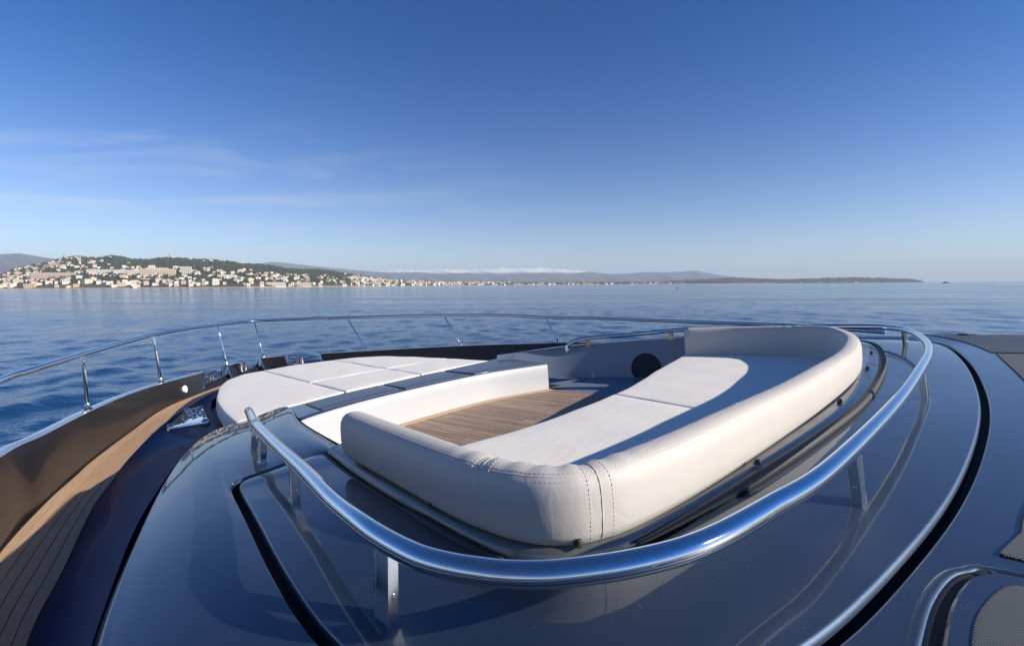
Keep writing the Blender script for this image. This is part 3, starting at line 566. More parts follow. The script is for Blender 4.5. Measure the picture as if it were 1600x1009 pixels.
for k, (o_, z_) in enumerate(prof):
    R_ = off(sp, -o_); R_[:, 2] = z_
    topw = math.exp(-((k - 9) / 2.4) ** 2); R_[:, 2] += wr * topw
    dent = np.zeros(420)
    for q in seams: dent += .0022 * np.exp(-((np.arange(420) - q) / 2.2) ** 2)
    R_ = np.c_[(R_ - 0)[:, :2], R_[:, 2] - dent * (topw > .1)]
    c_ = off(sp, -o_ - (.002 if o_ < .05 else -.002)); w_ = (dent / .0022)[:, None]
    R_[:, :2] = R_[:, :2] * (1 - w_) + c_[:, :2] * w_
    R_[:, 2] += .004 * np.sin(sarc * 37 + k * .35) * (k > 1) * (z_ > -.6) * .5
    rows.append(R_)
rows = np.array(rows)
# rounded ends
def end_rows(rows, side):
    out = []
    i = 0 if side == 0 else -1; t = rows[:, i] - rows[:, i + (1 if side == 0 else -1)]; t = t.mean(0); t /= np.linalg.norm(t)
    c = rows[:, i].mean(0)
    for a in (.35, .7, .92): out.append(c + (rows[:, i] - c) * np.array([math.cos(a * math.pi / 2) * .35 + .65] * 3) + t * .05 * math.sin(a * math.pi / 2))
    return out
e0 = end_rows(rows, 0)[::-1]; e1 = end_rows(rows, 1)
rows = np.concatenate([np.stack(e0, 1), rows, np.stack(e1, 1)], 1)
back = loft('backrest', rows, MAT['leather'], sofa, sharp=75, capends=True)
def section(i, grow=.0):
    P = np.array([rows[k, i + 3] for k in range(1, 14)]); return P
st = Geo()
def stitches(P, step=.011, ln=.0032, r=.0006):
    s = np.r_[0, np.cumsum(np.linalg.norm(np.diff(P, axis=0), axis=1))]; g = st
    for x in np.arange(step, s[-1], step):
        a = np.array([np.interp(x - ln, s, P[:, j]) for j in range(3)]); b = np.array([np.interp(x + ln, s, P[:, j]) for j in range(3)]); d = b - a; L = np.linalg.norm(d)
        d /= L; u = np.cross(d, [.3, .2, .9]); u /= np.linalg.norm(u); w = np.cross(d, u); g.box((a + b) / 2, d * L / 2, u * r, w * r)
for q in seams:
    P = cr(section(q), 4); tube('seam', P, .0014, MAT['seamline'], back, seg=6)
    for d in (-2, 2):
        P = cr(section(q + d), 4); nn = P - sp[q][None, :]; Pn = P.copy(); stitches(P + np.array([0, 0, .0006]))
ridge = np.array([rows[6, i] for i in range(3, 423)]); ridge2 = np.array([rows[7, i] * .75 + rows[6, i] * .25 for i in range(3, 423)]); ridge3 = np.array([rows[5, i] * .35 + rows[6, i] * .65 for i in range(3, 423)])
tube('seam', ridge[2:418] * .6 + ridge2[2:418] * .4 , .0012, MAT['seamline'], back, seg=6)
stitches(ridge2[2:418] + np.array([0, 0, .0012]), .012); stitches(ridge3[2:418] + np.array([0, 0, .0008]), .012)
stg = st.build('stitching', MAT['thread'], back, smooth=False, sharp=None); stg['kind'] = 'stuff'
# seat cushions over a dark plinth
FR = np.array([(1.93,1.02),(1.84,1.3),(1.75,1.56),(1.67,2.1),(1.665,2.92),(1.72,3.4),(1.82,3.94),(1.93,4.71),(1.98,5.0)])
frc = cr(np.c_[FR, np.zeros(len(FR))], 10)
def frF(S): return float(np.interp(S, frc[:, 1], frc[:, 0]))
inn = off(sp, -.093)
def rearF(S):
    m_ = inn[40:380]; return float(np.interp(S, m_[:, 1], m_[:, 0])) if m_[0, 1] < S < m_[-1, 1] else .62
bk_pts = inn[(inn[:, 0] < .9)]; bk_pts = bk_pts[np.argsort(bk_pts[:, 1])]
def rearF(S): return float(np.interp(S, bk_pts[:, 1], bk_pts[:, 0]))
def seatmap(side):
    def f(u, v):                                   # u: rear to front, v: port to starboard
        seam = 2.60 + .31 * u
        S = (.95 + (seam - .004 - .95) * v) if side == 0 else (seam + .004 + (5.02 - seam - .004) * v)
        F0 = rearF(S); return F0 + (frF(S) - F0) * u, S
    return f
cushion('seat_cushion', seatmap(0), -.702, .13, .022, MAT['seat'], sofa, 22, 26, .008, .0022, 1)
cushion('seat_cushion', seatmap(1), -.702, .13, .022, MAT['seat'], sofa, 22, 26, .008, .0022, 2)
q = np.linspace(1.0, 5.15, 40); fp = np.array([(frF(min(x, 5.0)) - .10, x, 0) for x in q])
loft('plinth', [setz(fp, ZF - .02), setz(fp, -.80), np.array([(.5, x, -.80) for x in q])], MAT['white'], sofa, sharp=40)

# ------------------------------------------------------------------ sunpad
sun_pad = thing('sunpad', (5.3, 3.0, -.92), 'pale sunpad of five flat cushions on the foredeck', 'sunpad')
FC = cr([(3.70,1.22,0),(4.25,1.29,0),(4.7,1.36,0),(5.3,1.50,0),(5.62,1.60,0),(5.95,1.74,0),(6.28,1.97,0),(6.5,2.25,0),(6.62,2.55,0),(6.69,3.05,0),(6.62,3.55,0),(6.5,3.95,0),(6.2,4.12,0),(5.5,4.20,0),(4.7,4.22,0),(4.25,4.2,0)], 8)
pk = int(np.argmax(FC[:, 0]))
def padS(F, side):                                  # outline S at station F
    c_ = FC[:pk + 1] if side == 0 else FC[pk:][::-1]
    return float(np.interp(F, c_[:, 0], c_[:, 1]))
def frontP(S): return float(np.interp(S, [1.22,1.45,1.6,1.8,2.0,2.3,2.55,3.05,3.55,3.9,4.05,4.2], [4.6,5.3,5.6,6.02,6.3,6.52,6.61,6.69,6.62,6.52,6.4,6.1]))
def s1f(F): return 2.22 + (F - 4.0) * .125
def s2f(F): return 3.14 + (F - 4.1) * .16
def padmap(col, f0, f1):
    def f(u, v):
        F = f0 + (f1 - f0) * u
        for _ in range(2):
            a = padS(F, 0) if col == 0 else (s1f(F) + .004 if col == 1 else s2f(F) + .004); b = s1f(F) - .004 if col == 0 else (s2f(F) - .004 if col == 1 else padS(F, 1))
            S = a + (b - a) * v; lo_ = rearP(S) if f0 < 4.3 else f0; hi = frontP(S) if f1 > 6 else f1; F = lo_ + (max(hi, lo_ + .05) - lo_) * u
        return F, S
    return f
zp = lambda F, S: -.752 + .014 * (1 - ((S - 2.9) / 1.6) ** 2)
cushion('pad_cushion', padmap(0, 3.8, 6.55), zp, .13, .03, MAT['sunpad'], sun_pad, 28, 22, .006, .002, 3)
for col, sd in ((1, 4), (2, 5)):
    cushion('pad_cushion', padmap(col, 4.0, 4.86), zp, .13, .02, MAT['sunpad'], sun_pad, 16, 20, .006, .0025, sd)
    cushion('pad_cushion', padmap(col, 4.868, 6.6), zp, .13, .02, MAT['sunpad'], sun_pad, 24, 20, .006, .0025, sd + 5)
# ------------------------------------------------------------------ sea
def sea_sheet():
    fine = np.linspace(-math.radians(64), math.radians(64), 900); rest = np.linspace(math.radians(64), 2 * math.pi - math.radians(64), 60)[1:-1]
    az = np.r_[fine, rest]; rad = 2.5 * np.exp(np.arange(0, 744) * .01195); rad[-1] = 18300
    rr, aa = np.meshgrid(rad, az, indexing='ij'); X = rr * np.sin(aa); Y = rr * np.cos(aa); Z = np.zeros_like(X)
    R2 = np.random.default_rng(5); lam = np.exp(np.linspace(math.log(.7), math.log(10), 72)); dr = np.maximum(.01195 * rr, rr * .0025)
    for l in lam:
        th = math.radians(200) + R2.normal(0, .75); k = 2 * math.pi / l; slope = .019 * (1.15 if l < 4 else (4 / l) ** 1.3); a = slope / k * 1.0
        fade = np.clip((l / dr - 2.2) / 2.5, 0, 1); ph = k * (X * math.cos(th) + Y * math.sin(th)) + R2.uniform(0, 6.28)
        Z += a * fade * (np.sin(ph) + .18 * np.cos(2 * ph))
    m, n_ = X.shape; V = np.stack([X, Y, Z], 2).reshape(-1, 3)
    i = np.arange(m - 1)[:, None] * n_; j = np.arange(n_)[None, :]; j2 = (j + 1) % n_
    F = np.stack([i + j, i + n_ + j, i + n_ + j2, i + j2], 2).reshape(-1, 4)
    me = bpy.data.meshes.new('sea'); me.vertices.add(len(V)); me.vertices.foreach_set('co', V.astype(np.float32).ravel())
    me.loops.add(F.size); me.loops.foreach_set('vertex_index', F.astype(np.int32).ravel()); me.polygons.add(len(F))
    me.polygons.foreach_set('loop_start', np.arange(0, F.size, 4, dtype=np.int32)); me.update(calc_edges=True); me.polygons.foreach_set('use_smooth', np.ones(len(F), bool)); me.update()
    return me
m = pm('sea_water', (0.008, 0.045, 0.125), 0.09, 0, 0, ior=1.33)
v = tex(m, 'Object', (1, 1, 1)); v3 = tex(m, 'Object', (.55, 1.0, 1))
b1 = bump(m, noise(m, v3, 1.3, 4, .6), .5, .18, None); bump(m, noise(m, v, 5.0, 3, .6), .3, .05, 'Normal', b1)
patch = noise(m, tex(m, 'Object', (.012, .045, 1)), 1.0, 4, .55)
link(m, rng_(m, patch, .35, .65, .05, .17), 'Roughness')
MAT['sea'] = m
sea = bpy.data.objects.new('sea', sea_sheet()); COL.objects.link(sea); sea.data.materials.append(m); sea['kind'] = 'structure'

# ------------------------------------------------------------------ the coast across the bay
SKY_HILL = np.array([(-1.35,.010),(-1.1333,.0182),(-1.0531,.0285),(-1.0396,.0324),(-1.0125,.0414),(-.9791,.0477),(-.9456,.0553),(-.9189,.0604),(-.8858,.0628),(-.8531,.0613),(-.8267,.0637),(-.8071,.0623),(-.7876,.0583),(-.7483,.0567),(-.7153,.0591),(-.6759,.0589),(-.617,.0546),(-.5516,.0477),(-.4993,.0421),(-.46,.0366),(-.4206,.0338),(-.3681,.0308),(-.3353,.0254),(-.296,.0173),(-.2632,.0131),(-.1973,.0088),(-.1314,.0057),(-.0523,.0045),(.1,.0035),(.3,.0035),(.45,.003),(.55,.001)])
def shoreY(s): return float(np.interp(s, [-1.35,-.55,-.4,-.26,-.05,.55], [1200,1330,1650,2300,2650,3300]))
def deepY(s): return float(np.interp(s, [-1.35,-.55,-.35,-.26,0,.55], [900,800,650,420,260,260]))
def hill(s, v):
    Y0 = shoreY(s); Y = Y0 + deepY(s) * v; t = float(np.interp(s, SKY_HILL[:, 0], SKY_HILL[:, 1])); Zr = EYE + t * (Y0 + deepY(s)) - 6.5
    base = 1.2 * min(v * 12, 1)
    z = base + max(Zr, 1.5) * (v ** .8 if v <= 1 else 1 - (v - 1) * 1.4) + 2.2 * math.sin(s * 61 + v * 7) * min(v * 3, 1) * min(1, t * 40)
    return np.array([s * Y, Y, z])
ss = np.linspace(-1.35, .55, 280); vv = np.linspace(-.02, 1.25, 22)
V = np.array([[hill(s, max(v_, 0)) if v_ >= 0 else hill(s, 0) - np.array([0, 14, 2.5]) for s in ss] for v_ in vv]).reshape(-1, 3)
m = pm('hillside_soil', (0.06, 0.062, 0.035), 0.95); n_ = noise(m, tex(m), .02, 5, .65)
col = ramp(m, n_, [(.35, (.03, .038, .02)), (.55, (.06, .06, .036)), (.75, (.15, .12, .08))])
g = N(m.node_tree, 'ShaderNodeNewGeometry'); sx_ = N(m.node_tree, 'ShaderNodeSeparateXYZ'); m.node_tree.links.new(g.outputs['Position'], sx_.inputs[0])
link(m, mixrgb(m, rng_(m, sx_.outputs['Z'], 1.6, 3.4, 1, 0), col, (.42, .33, .23)), 'Base Color')
hl = mesh('hillside', V, grid_faces(len(vv), len(ss)), m, world=True); tag(hl, kind='structure', label='built-up wooded hillside along the shore')
# woodland
ico = np.array([(0,0,1)] + [(math.cos(a) * .894, math.sin(a) * .894, .447) for a in np.arange(5) * 2 * math.pi / 5] + [(math.cos(a) * .894, math.sin(a) * .894, -.447) for a in (np.arange(5) + .5) * 2 * math.pi / 5] + [(0,0,-1)])
icof = [(0, i + 1, (i + 1) % 5 + 1) for i in range(5)] + [(i + 1, i + 6, (i + 1) % 5 + 1) for i in range(5)] + [((i + 1) % 5 + 1, i + 6, (i + 1) % 5 + 6) for i in range(5)] + [(11, (i + 1) % 5 + 6, i + 6) for i in range(5)]
MF = []
for nm, c1, c2 in (('pine_foliage', (.018, .03, .013), (.05, .065, .03)), ('scrub_foliage', (.022, .035, .016), (.075, .085, .042))):
    m = pm(nm, c1, .9, spec=.15); n_ = noise(m, tex(m), .12, 4, .7); link(m, ramp(m, n_, [(.35, c1), (.65, c2)]), 'Base Color'); MF.append(m)
def woods(name, pts, mat, label):
    g = []; f = []; k = 0
    for (p, r) in pts:
        a = rng.uniform(0, 6.28); c, s_ = math.cos(a), math.sin(a); q = ico * rng.uniform(.72, 1.25, (12, 1)); q = np.stack([q[:, 0] * c - q[:, 1] * s_, q[:, 0] * s_ + q[:, 1] * c, q[:, 2]], 1)
        g.append(p + q * np.array([r * rng.uniform(.8, 1.3), r * rng.uniform(.8, 1.3), r * rng.uniform(.7, 1.25)])); f += [(x + k, y + k, z + k) for x, y, z in icof]; k += 12
    o = mesh(name, np.vstack(g), f, mat, world=True, smooth=False); tag(o, label, 'woodland', None, 'stuff'); return o
def forest_gap(s, v): return (-.82 < s < -.42 and .50 < v < .93) or (-.42 < s < -.3 and .62 < v < .98)
pts = []
while len(pts) < 9500:
    s_ = rng.uniform(-1.2, -.2); v_ = rng.uniform(0.04, 1.02) ** .9
    p = hill(s_, v_); r = rng.uniform(2.6, 6.0) * (1.0 if v_ > .9 or forest_gap(s_, v_) else .85)
    if v_ < .06 and rng.uniform() < .4: continue
    pts.append((p + np.array([0, 0, r * .5]), r))
for _ in range(900): s_ = rng.uniform(-.9, -.25); p = hill(s_, rng.uniform(.93, 1.03)); r = rng.uniform(3, 6.5); pts.append((p + np.array([0, 0, r * .55]), r))
woods('hillside_woodland', pts, MF[0], 'dark green woodland covering the hillside across the bay')
pts = []
for _ in range(2200): s_ = rng.uniform(-.3, .45); v_ = rng.uniform(.15, 1.1); p = hill(s_, min(v_, 1)); r = rng.uniform(3, 7); pts.append((p + np.array([0, 0, r * .4]), r))
woods('shore_woodland', pts, MF[1], 'low strip of trees along the distant town shore')
# villas: a handful of house shapes shared by about three hundred copies
WALL = [pm('wall_cream', (.60, .52, .41), .8), pm('wall_white', (.66, .63, .57), .8), pm('wall_pink', (.55, .43, .36), .8), pm('wall_ochre', (.58, .44, .29), .8)]
ROOF = [pm('roof_terracotta', (.36, .19, .12), .85), pm('roof_pale_tile', (.50, .36, .27), .85), pm('roof_flat_grey', (.45, .43, .40), .85)]
GLS = pm('dark_window', (.05, .055, .06), .25)
def house_mesh(w, d, h, rh, wm, rm, floors):
    g = Geo(); v = [(-w, -d, -4), (w, -d, -4), (w, d, -4), (-w, d, -4), (-w, -d, h), (w, -d, h), (w, d, h), (-w, d, h)]
    f = [(0, 1, 5, 4), (1, 2, 6, 5), (2, 3, 7, 6), (3, 0, 4, 7)]; e = .5; k = 8
    v += [(-w - e, -d - e, h), (w + e, -d - e, h), (w + e, d + e, h), (-w - e, d + e, h), (-w * .45, 0, h + rh), (w * .45, 0, h + rh)]
    fr = [(8, 9, 13, 12), (9, 10, 13), (10, 11, 12, 13), (11, 8, 12), (8, 11, 10, 9)]; fw = []
    k = len(v)
    for fl in range(floors):
        z0 = h * (fl + .32) / floors; z1 = h * (fl + .78) / floors; nw = max(2, int(w / 1.9))
        for side in (-1, 1):
            for q in range(nw):
                x = -w + 2 * w * (q + .5) / nw; hw = .55; y = side * (d + .06)
                v += [(x - hw, y, z0), (x + hw, y, z0), (x + hw, y, z1), (x - hw, y, z1)]; fw.append((k, k + 1, k + 2, k + 3)); k += 4
        for side in (-1, 1):
            for q in range(2):
                y = -d + 2 * d * (q + .5) / 2; hw = .5; x = side * (w + .06)
                v += [(x, y - hw, z0), (x, y + hw, z0), (x, y + hw, z1), (x, y - hw, z1)]; fw.append((k, k + 1, k + 2, k + 3)); k += 4
    me = bpy.data.meshes.new('villa'); me.from_pydata(v, [], f + fr + fw)
    for x in (WALL[wm], ROOF[rm], GLS): me.materials.append(x)
    me.polygons.foreach_set('material_index', [0] * 4 + [1] * 5 + [2] * len(fw)); me.update(); return me
HM = [house_mesh(*a) for a in ((5.5,4,6,1.8,0,1,2),(7,4.5,6.5,2,1,0,2),(9,5,7,1.5,1,1,2),(6,5,8.5,1.6,0,0,3),(8,4.5,5.5,.5,1,2,2),(5,4,6,2,2,0,2),(10,5,9,.6,0,2,3),(6.5,4,6,1.6,3,1,2))]
cnt = 0; tries = 0; occ = []
def villa(p, mesh_, sc, rz):
    o = bpy.data.objects.new('villa', mesh_); COL.objects.link(o); o.location = p; o.rotation_euler.z = rz; o.scale = (sc, sc, sc)
    tag(o, 'small pale villa among the trees of the hillside across the bay', 'house', 'villas on the hillside across the bay')
while cnt < 270 and tries < 9000:
    tries += 1; s_ = rng.uniform(-1.12, -.27); v_ = rng.uniform(.02, 1.0) ** 1.25
    if forest_gap(s_, v_) and rng.uniform() > .02: continue
    if v_ < .97 and v_ > .5 and s_ > -.8 and rng.uniform() > .35 and v_ < .92: continue
    p = hill(s_, v_)
    if any(abs(p[0] - q[0]) < 12 and abs(p[1] - q[1]) < 26 for q in occ): continue
    occ.append(p); ang = math.atan2(p[0], p[1]); big = 1.0 if v_ > .5 else 1.12
    villa(p + np.array([0, 0, 1.8]), HM[int(rng.integers(0, len(HM)))], big * rng.uniform(.62, 1.0), -ang + rng.normal(.25, .35)); cnt += 1
g = Geo(); mi = []                                    # the smaller houses between them, too many to tell apart
for _ in range(300):
    s_ = rng.uniform(-1.12, -.25); v_ = rng.uniform(.01, .99) ** 1.35
    if forest_gap(s_, v_) and rng.uniform() > .05: continue
    p = hill(s_, v_); w = rng.uniform(2.6, 6.5); d = rng.uniform(2.5, 4.5); h = rng.uniform(3.5, 7.0); a = rng.normal(.6, .5); c, t_ = math.cos(a), math.sin(a)
    g.box(p + np.array([0, 0, h / 2]), (w * c, w * t_, 0), (-t_ * d, c * d, 0), (0, 0, h / 2 + 1.5)); mi += [int(rng.choice([0, 1, 2, 3, 0, 1]))] * 6
    g.box(p + np.array([0, 0, h + 2.0]), (w * c * 1.05, w * t_ * 1.05, 0), (-t_ * d * 1.05, c * d * 1.05, 0), (0, 0, .45)); mi += [4 + int(rng.integers(0, 3))] * 6
ho_ = g.build('hillside_houses', WALL + ROOF, smooth=False, sharp=None, world=True); ho_.data.polygons.foreach_set('material_index', mi); tag(ho_, 'scatter of tiny pale houses filling the hillside between the villas', 'houses', None, 'stuff')
# larger buildings that stand out
def block(px0, px1, top, bot, depth, label, wm, floors, name='apartment_block', step=None):
    """bearing slopes px0..px1 and elevation slopes bot..top of the front face"""
    sc = (px0 + px1) / 2; best = min(np.linspace(.02, 1, 200), key=lambda v_: abs((hill(sc, v_)[2] - EYE) / hill(sc, v_)[1] - bot)); p = hill(sc, best); Y = p[1]
    w = (px1 - px0) * Y / 2; h = (top - bot) * Y
    e = bpy.data.objects.new(name, None); COL.objects.link(e); e.location = p; e.rotation_euler.z = .5; tag(e, label, 'building')
    Geo().box((0, 0, h / 2 - 4), (w, 0, 0), (0, depth, 0), (0, 0, h / 2 + 4)).build('wall', WALL[wm], e, smooth=False, sharp=None, world=True)
    if step: Geo().box((step[0] * w, 0, h + step[2] / 2), (w * step[1], 0, 0), (0, depth * .7, 0), (0, 0, step[2] / 2)).build('upper_storey', WALL[wm], e, smooth=False, sharp=None, world=True)
    Geo().box((0, 0, h + .3), (w + .6, 0, 0), (0, depth + .6, 0), (0, 0, .3)).build('roof', ROOF[2], e, smooth=False, sharp=None, world=True)
    for k in range(floors):
        z = h * (k + .5) / floors; wn = Geo(); nb = max(3, int(w / 2.2))
        for q in range(nb): wn.box((-w + 2 * w * (q + .5) / nb, -depth - .05, z), (w / nb * .42, 0, 0), (0, .08, 0), (0, 0, h / floors * .19))
        wn.build('window_band', GLS, e, smooth=False, sharp=None, world=True)
        Geo().box((0, -depth - .7, h * (k + .08) / floors), (w * .99, 0, 0), (0, .7, 0), (0, 0, .25)).build('balcony', WALL[1], e, smooth=False, sharp=None, world=True)
block(-.757, -.697, .0365, .0235, 9, 'wide cream hotel block with stepped roof, largest building on the slope', 0, 5, step=(-.05, .62, 3.2))
block(-.677, -.660, .0405, .0235, 8, 'tall white tower block standing right of the wide cream hotel', 1, 8)
block(-.977, -.909, .0300, .0185, 8, 'long pinkish apartment slab low on the left part of the slope', 2, 4)
block(-.866, -.812, .0355, .0275, 8, 'long grey-white apartment row above the middle of the slope', 1, 3)
block(-.812, -.769, .0345, .0250, 8, 'pale angled apartment row just left of the wide cream hotel', 1, 3)
block(-.603, -.571, .0235, .0165, 8, 'low white terrace building below the dark wood', 1, 2)
block(-1.002, -.985, .0062, -.0012, 6, 'sunlit yellow seafront house at the left end of the beach', 3, 3, 'seafront_house')
block(-.505, -.468, .0075, .0005, 7, 'long white seafront building at the foot of the wooded slope', 1, 3, 'seafront_house')
block(-.445, -.415, .0065, -.0002, 7, 'cream seafront building beside the white sail', 0, 3, 'seafront_house')
p = hill(-.7005, .99); tw = bpy.data.objects.new('bell_tower', None); COL.objects.link(tw); tw.location = p; tag(tw, 'slender ochre tower with a pointed top on the hill crest', 'tower')
Geo().box((0, 0, 8), (2.6, 0, 0), (0, 2.6, 0), (0, 0, 10)).build('shaft', WALL[3], tw, smooth=False, sharp=None, world=True)
Geo().lathe((0, 0, 18), (0, 0, 1), [(2.2, 0), (1.5, 3), (.3, 9), (.02, 11)], 8).build('spire', ROOF[1], tw, world=True)
# the far town: hundreds of buildings a few pixels high, read as one mass
g = Geo(); mi = []
for _ in range(620):
    s_ = rng.uniform(-.33, .36) if rng.uniform() < .8 else rng.uniform(-.33, -.1); v_ = rng.uniform(.02, .85); p = hill(s_, v_); w = rng.uniform(4, 10); h = rng.uniform(4, 11) * (1.2 if s_ < .0 else .75)
    a = rng.normal(0, .4); c, t_ = math.cos(a), math.sin(a)
    g.box(p + np.array([0, 0, h / 2 - 2]), (w * c, w * t_, 0), (-t_ * 6, c * 6, 0), (0, 0, h / 2 + 2)); mi += [int(rng.choice([0, 1, 2, 3, 0, 1]))] * 6
for _ in range(26):
    s_ = rng.uniform(.38, .78); Y = rng.uniform(4380, 4480); h = rng.uniform(5, 12); g.box((s_ * Y, Y, h / 2), (rng.uniform(5, 14), 0, 0), (0, 5, 0), (0, 0, h / 2)); mi += [1] * 6
ft = g.build('distant_town', WALL, smooth=False, sharp=None, world=True); ft.data.polygons.foreach_set('material_index', mi)
tag(ft, 'dense pale town strung along the far shore', 'town', None, 'stuff')
# ridges: real relief running back from their foot
def ridge(name, L, Y, run, mat, label, rough, rows=14, cols=260, foot=0.0, seed=1, peak=0.0):
    L = np.array(L); s_ = np.linspace(L[0, 0], L[-1, 0], cols); R_ = np.random.default_rng(seed); t_ = np.interp(s_, L[:, 0], L[:, 1]); Zr = EYE + t_ * Y
    ns = np.zeros((rows, cols))
    for o_ in range(5):
        fx = R_.uniform(20, 45) * 2 ** o_; fy = R_.uniform(1.5, 3) * 2 ** o_ ; ph = R_.uniform(0, 6.28, 2)
        ns += (1 - 2 * abs(np.sin(s_[None] * fx + ph[0] + np.linspace(0, 1, rows)[:, None] * fy))) / 1.8 ** o_
    v_ = np.linspace(0, 1, rows)[:, None]; Yg = Y - run * (1 - v_) + 0 * s_[None]; Zg = foot + (Zr[None] - foot) * v_ ** .9 + ns * rough * np.sin(math.pi * v_) * Zr.max()
    Zg[-1] += rough * .25 * ns[-1] * Zr.max() * .5
    Zg[-1] += peak * np.array([abs(((x * 37.7 + .3 * math.sin(x * 91)) % 1) - .5) + .6 * abs(((x * 83.1) % 1) - .5) - .4 for x in s_])
    V_ = np.stack([s_[None] * Yg, Yg, Zg], 2); bk_ = V_[-1:].copy(); bk_[:, :, 1] += run; bk_[:, :, 0] = s_[None] * (Y + run); bk_[:, :, 2] = foot
    V_ = np.concatenate([V_, bk_]).reshape(-1, 3); o = mesh(name, V_, grid_faces(rows + 1, cols), mat, world=True); tag(o, label, kind='structure'); return o
mm = pm('bare_mountain', (.10, .105, .10), .95); link(mm, ramp(mm, noise(mm, tex(mm), .004, 6, .65), [(.35, (.035, .05, .055)), (.6, (.08, .09, .095))]), 'Base Color')
ms = pm('snowy_mountain', (.75, .76, .78), .8); gg = N(ms.node_tree, 'ShaderNodeNewGeometry'); s3 = N(ms.node_tree, 'ShaderNodeSeparateXYZ'); ms.node_tree.links.new(gg.outputs['Position'], s3.inputs[0])
sn = M(ms.node_tree, 'ADD', s3.outputs['Z'], M(ms.node_tree, 'MULTIPLY', noise(ms, tex(ms), .012, 6, .7), 120.0)); link(ms, mixrgb(ms, rng_(ms, sn, 345, 385, 0, 1), (.09, .1, .1), (.88, .88, .9)), 'Base Color')
ridge('mountain_range', [(-1.45,.055),(-1.25,.062),(-1.1287,.0653),(-1.0496,.0687),(-1.0101,.0698),(-.9712,.0643),(-.9323,.0576),(-.8805,.0481),(-.8,.035)], 6000, 1800, mm, 'hazy mountain behind the left hillside', .05, seed=3)
ridge('mountain_range', [(-.62,.033),(-.5519,.0434),(-.4858,.0496),(-.4596,.0468),(-.4334,.044),(-.3942,.0385),(-.3417,.0343),(-.2891,.0280),(-.2365,.0262),(-.1969,.0268),(-.1443,.0228),(-.0916,.0250),(-.0389,.0200),(.0138,.0222),(.0665,.0240),(.1193,.0205),(.1588,.0255),(.1984,.0204),(.2379,.0215),(.2774,.0239),(.3235,.0236),(.3828,.0259),(.4093,.0204),(.4358,.0163),(.5021,.0054),(.53,.001)], 9000, 2200, mm, 'hazy blue mountain chain behind the far town', .05, seed=8)
ridge('mountain_range', [(-.33,.024),(-.276,.0290),(-.2364,.0325),(-.1969,.0310),(-.1442,.0325),(-.1047,.0318),(-.0652,.0305),(-.0256,.0355),(.0139,.0325),(.0534,.0350),(.0797,.0320),(.1061,.0305),(.1324,.0290),(.2115,.0204),(.26,.015)], 13000, 1800, ms, 'snow-capped peaks on the skyline', .10, seed=5, peak=45.0)
hd = [(.27,.0005),(.2909,.0030),(.3437,.0055),(.3832,.0078),(.4227,.0088),(.4557,.0112),(.5019,.0084),(.568,.0066),(.6339,.0082),(.713,.0097),(.7923,.0066),(.8254,.0048),(.8521,.0004)]
ridge('headland', hd, 4650, 260, pm('headland_soil', (.03, .036, .02), .95), 'long low wooded headland reaching right across the bay', .02, 8, 120)
pts = []; H_ = np.array(hd)
for _ in range(2200):
    s_ = rng.uniform(.275, .845); v_ = rng.uniform(.02, 1) ** .8; Y = 4650 - 260 * (1 - v_); z = (EYE + float(np.interp(s_, H_[:, 0], H_[:, 1])) * 4650) * v_ ** .9; r = rng.uniform(4.5, 9); pts.append((np.array([s_ * Y, Y, z + r * .2]), r))
woods('headland_woodland', pts, MF[0], 'dark pine wood covering the low headland')

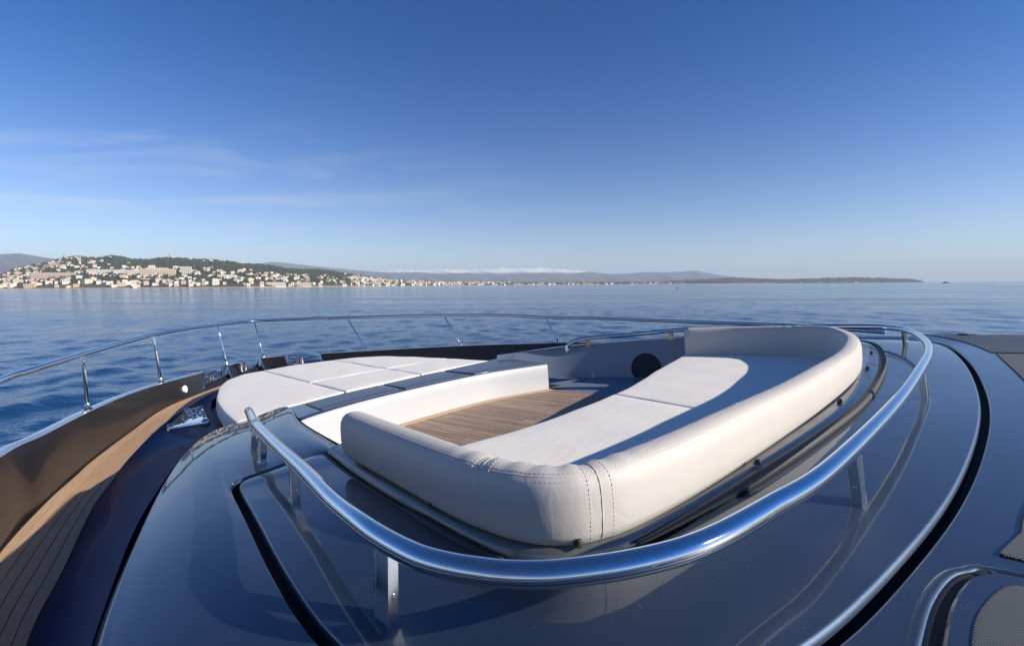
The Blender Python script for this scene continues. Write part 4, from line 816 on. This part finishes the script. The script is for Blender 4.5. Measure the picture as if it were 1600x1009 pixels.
# ------------------------------------------------------------------ boats and a buoy out on the water
DK = pm('dark_hull', (.05, .055, .07), .4); WH = pm('white_hull', (.75, .75, .73), .4)
def boat(s_, Y, Ln, label, dark, sail=False):
    e = bpy.data.objects.new('sailing_boat' if sail else 'motor_boat', None); COL.objects.link(e); e.location = (s_ * Y, Y, 0); tag(e, label, 'boat')
    L = Ln / 2; b = Ln * .13; h = Ln * .09; P = [(-L, b * .8), (-L * .4, b), (L * .4, b * .85), (L * .8, b * .4), (L, 0.02)]; ring_ = P + [(x, -y) for x, y in P[::-1]]
    r0 = [(x * .93, y * .7, -.5) for x, y in ring_]; r1 = [(x, y, h * (1 + .5 * max(0, x / L))) for x, y in ring_]; m_ = len(ring_)
    mesh('hull', np.array(r0 + r1), grid_faces(2, m_, cv=True) + [[m_ + i for i in range(m_)]], DK if dark else WH, e, world=True, sharp=30)
    Geo().box((-L * .15, 0, h * 1.45), (L * .42, 0, 0), (0, b * .65, 0), (0, 0, h * .55), h * .1).build('cabin', DK if dark else WH, e, world=True)
    if sail:
        Geo().tube([(0, 0, h), (0, 0, Ln * .7), (0, 0, Ln * 1.3)], .09, 6).build('mast', WH, e, world=True)
        sv_ = [(-.1, 0, h + 1), (-.1, 0, Ln * 1.25), (-L * .85, .5, h + 1.2), (-.1, .06, h + 1), (-.1, .06, Ln * 1.25), (-L * .85, .56, h + 1.2)]
        mesh('mainsail', np.array(sv_), [(0, 1, 2), (5, 4, 3), (0, 3, 4, 1), (1, 4, 5, 2), (2, 5, 3, 0)], WALL[1], e, world=True, smooth=False)
    else:
        Geo().box((-L * .2, 0, h * 2.3), (L * .2, 0, 0), (0, b * .45, 0), (0, 0, h * .35), h * .08).build('wheelhouse', DK if dark else WH, e, world=True)
boat(.8958, 1500, 22, 'low dark boat on the horizon off the tip of the headland', True)
boat(.9921, 2600, 13, 'tiny sailing boat on the horizon at the far right', True, True)
boat(-.4417, 1550, 11, 'white-sailed boat close under the far shore', False, True)
by = bpy.data.objects.new('marker_buoy', None); COL.objects.link(by); by.location = (.3414 * 400, 400, 0); tag(by, 'small dark marker buoy alone on open water', 'buoy')
Geo().lathe((0, 0, -.4), (0, 0, 1), [(.5, 0), (.7, .3), (.7, .8), (.3, 1.0), (.22, 1.7), (.02, 1.9)], 12).build('float', DK, by, world=True)
Geo().box((0, 0, 1.75), (.25, 0, 0), (0, .25, 0), (0, 0, .2), .04).build('topmark', DK, by, world=True)

# ------------------------------------------------------------------ haze over the bay
bm_v = [(x, y, z) for x in (-19000, 19000) for y in (-19000, 19000) for z in (-3, 500)]
hz = mesh('haze', np.array(bm_v, float), [(0, 1, 3, 2), (4, 6, 7, 5), (0, 4, 5, 1), (2, 3, 7, 6), (0, 2, 6, 4), (1, 5, 7, 3)], [], world=True, smooth=False)
hm = bpy.data.materials.new('sea_haze'); hm.use_nodes = True; t = hm.node_tree; t.nodes.clear(); ho = N(t, 'ShaderNodeOutputMaterial'); pv = N(t, 'ShaderNodeVolumePrincipled')
pv.inputs['Color'].default_value = (.70, .84, 1.0, 1); pv.inputs['Density'].default_value = 9.5e-5; pv.inputs['Anisotropy'].default_value = 0.0; t.links.new(pv.outputs[0], ho.inputs['Volume'])
hz.data.materials.append(hm); tag(hz, 'thin pale sea haze over the bay', 'haze', None, 'stuff')
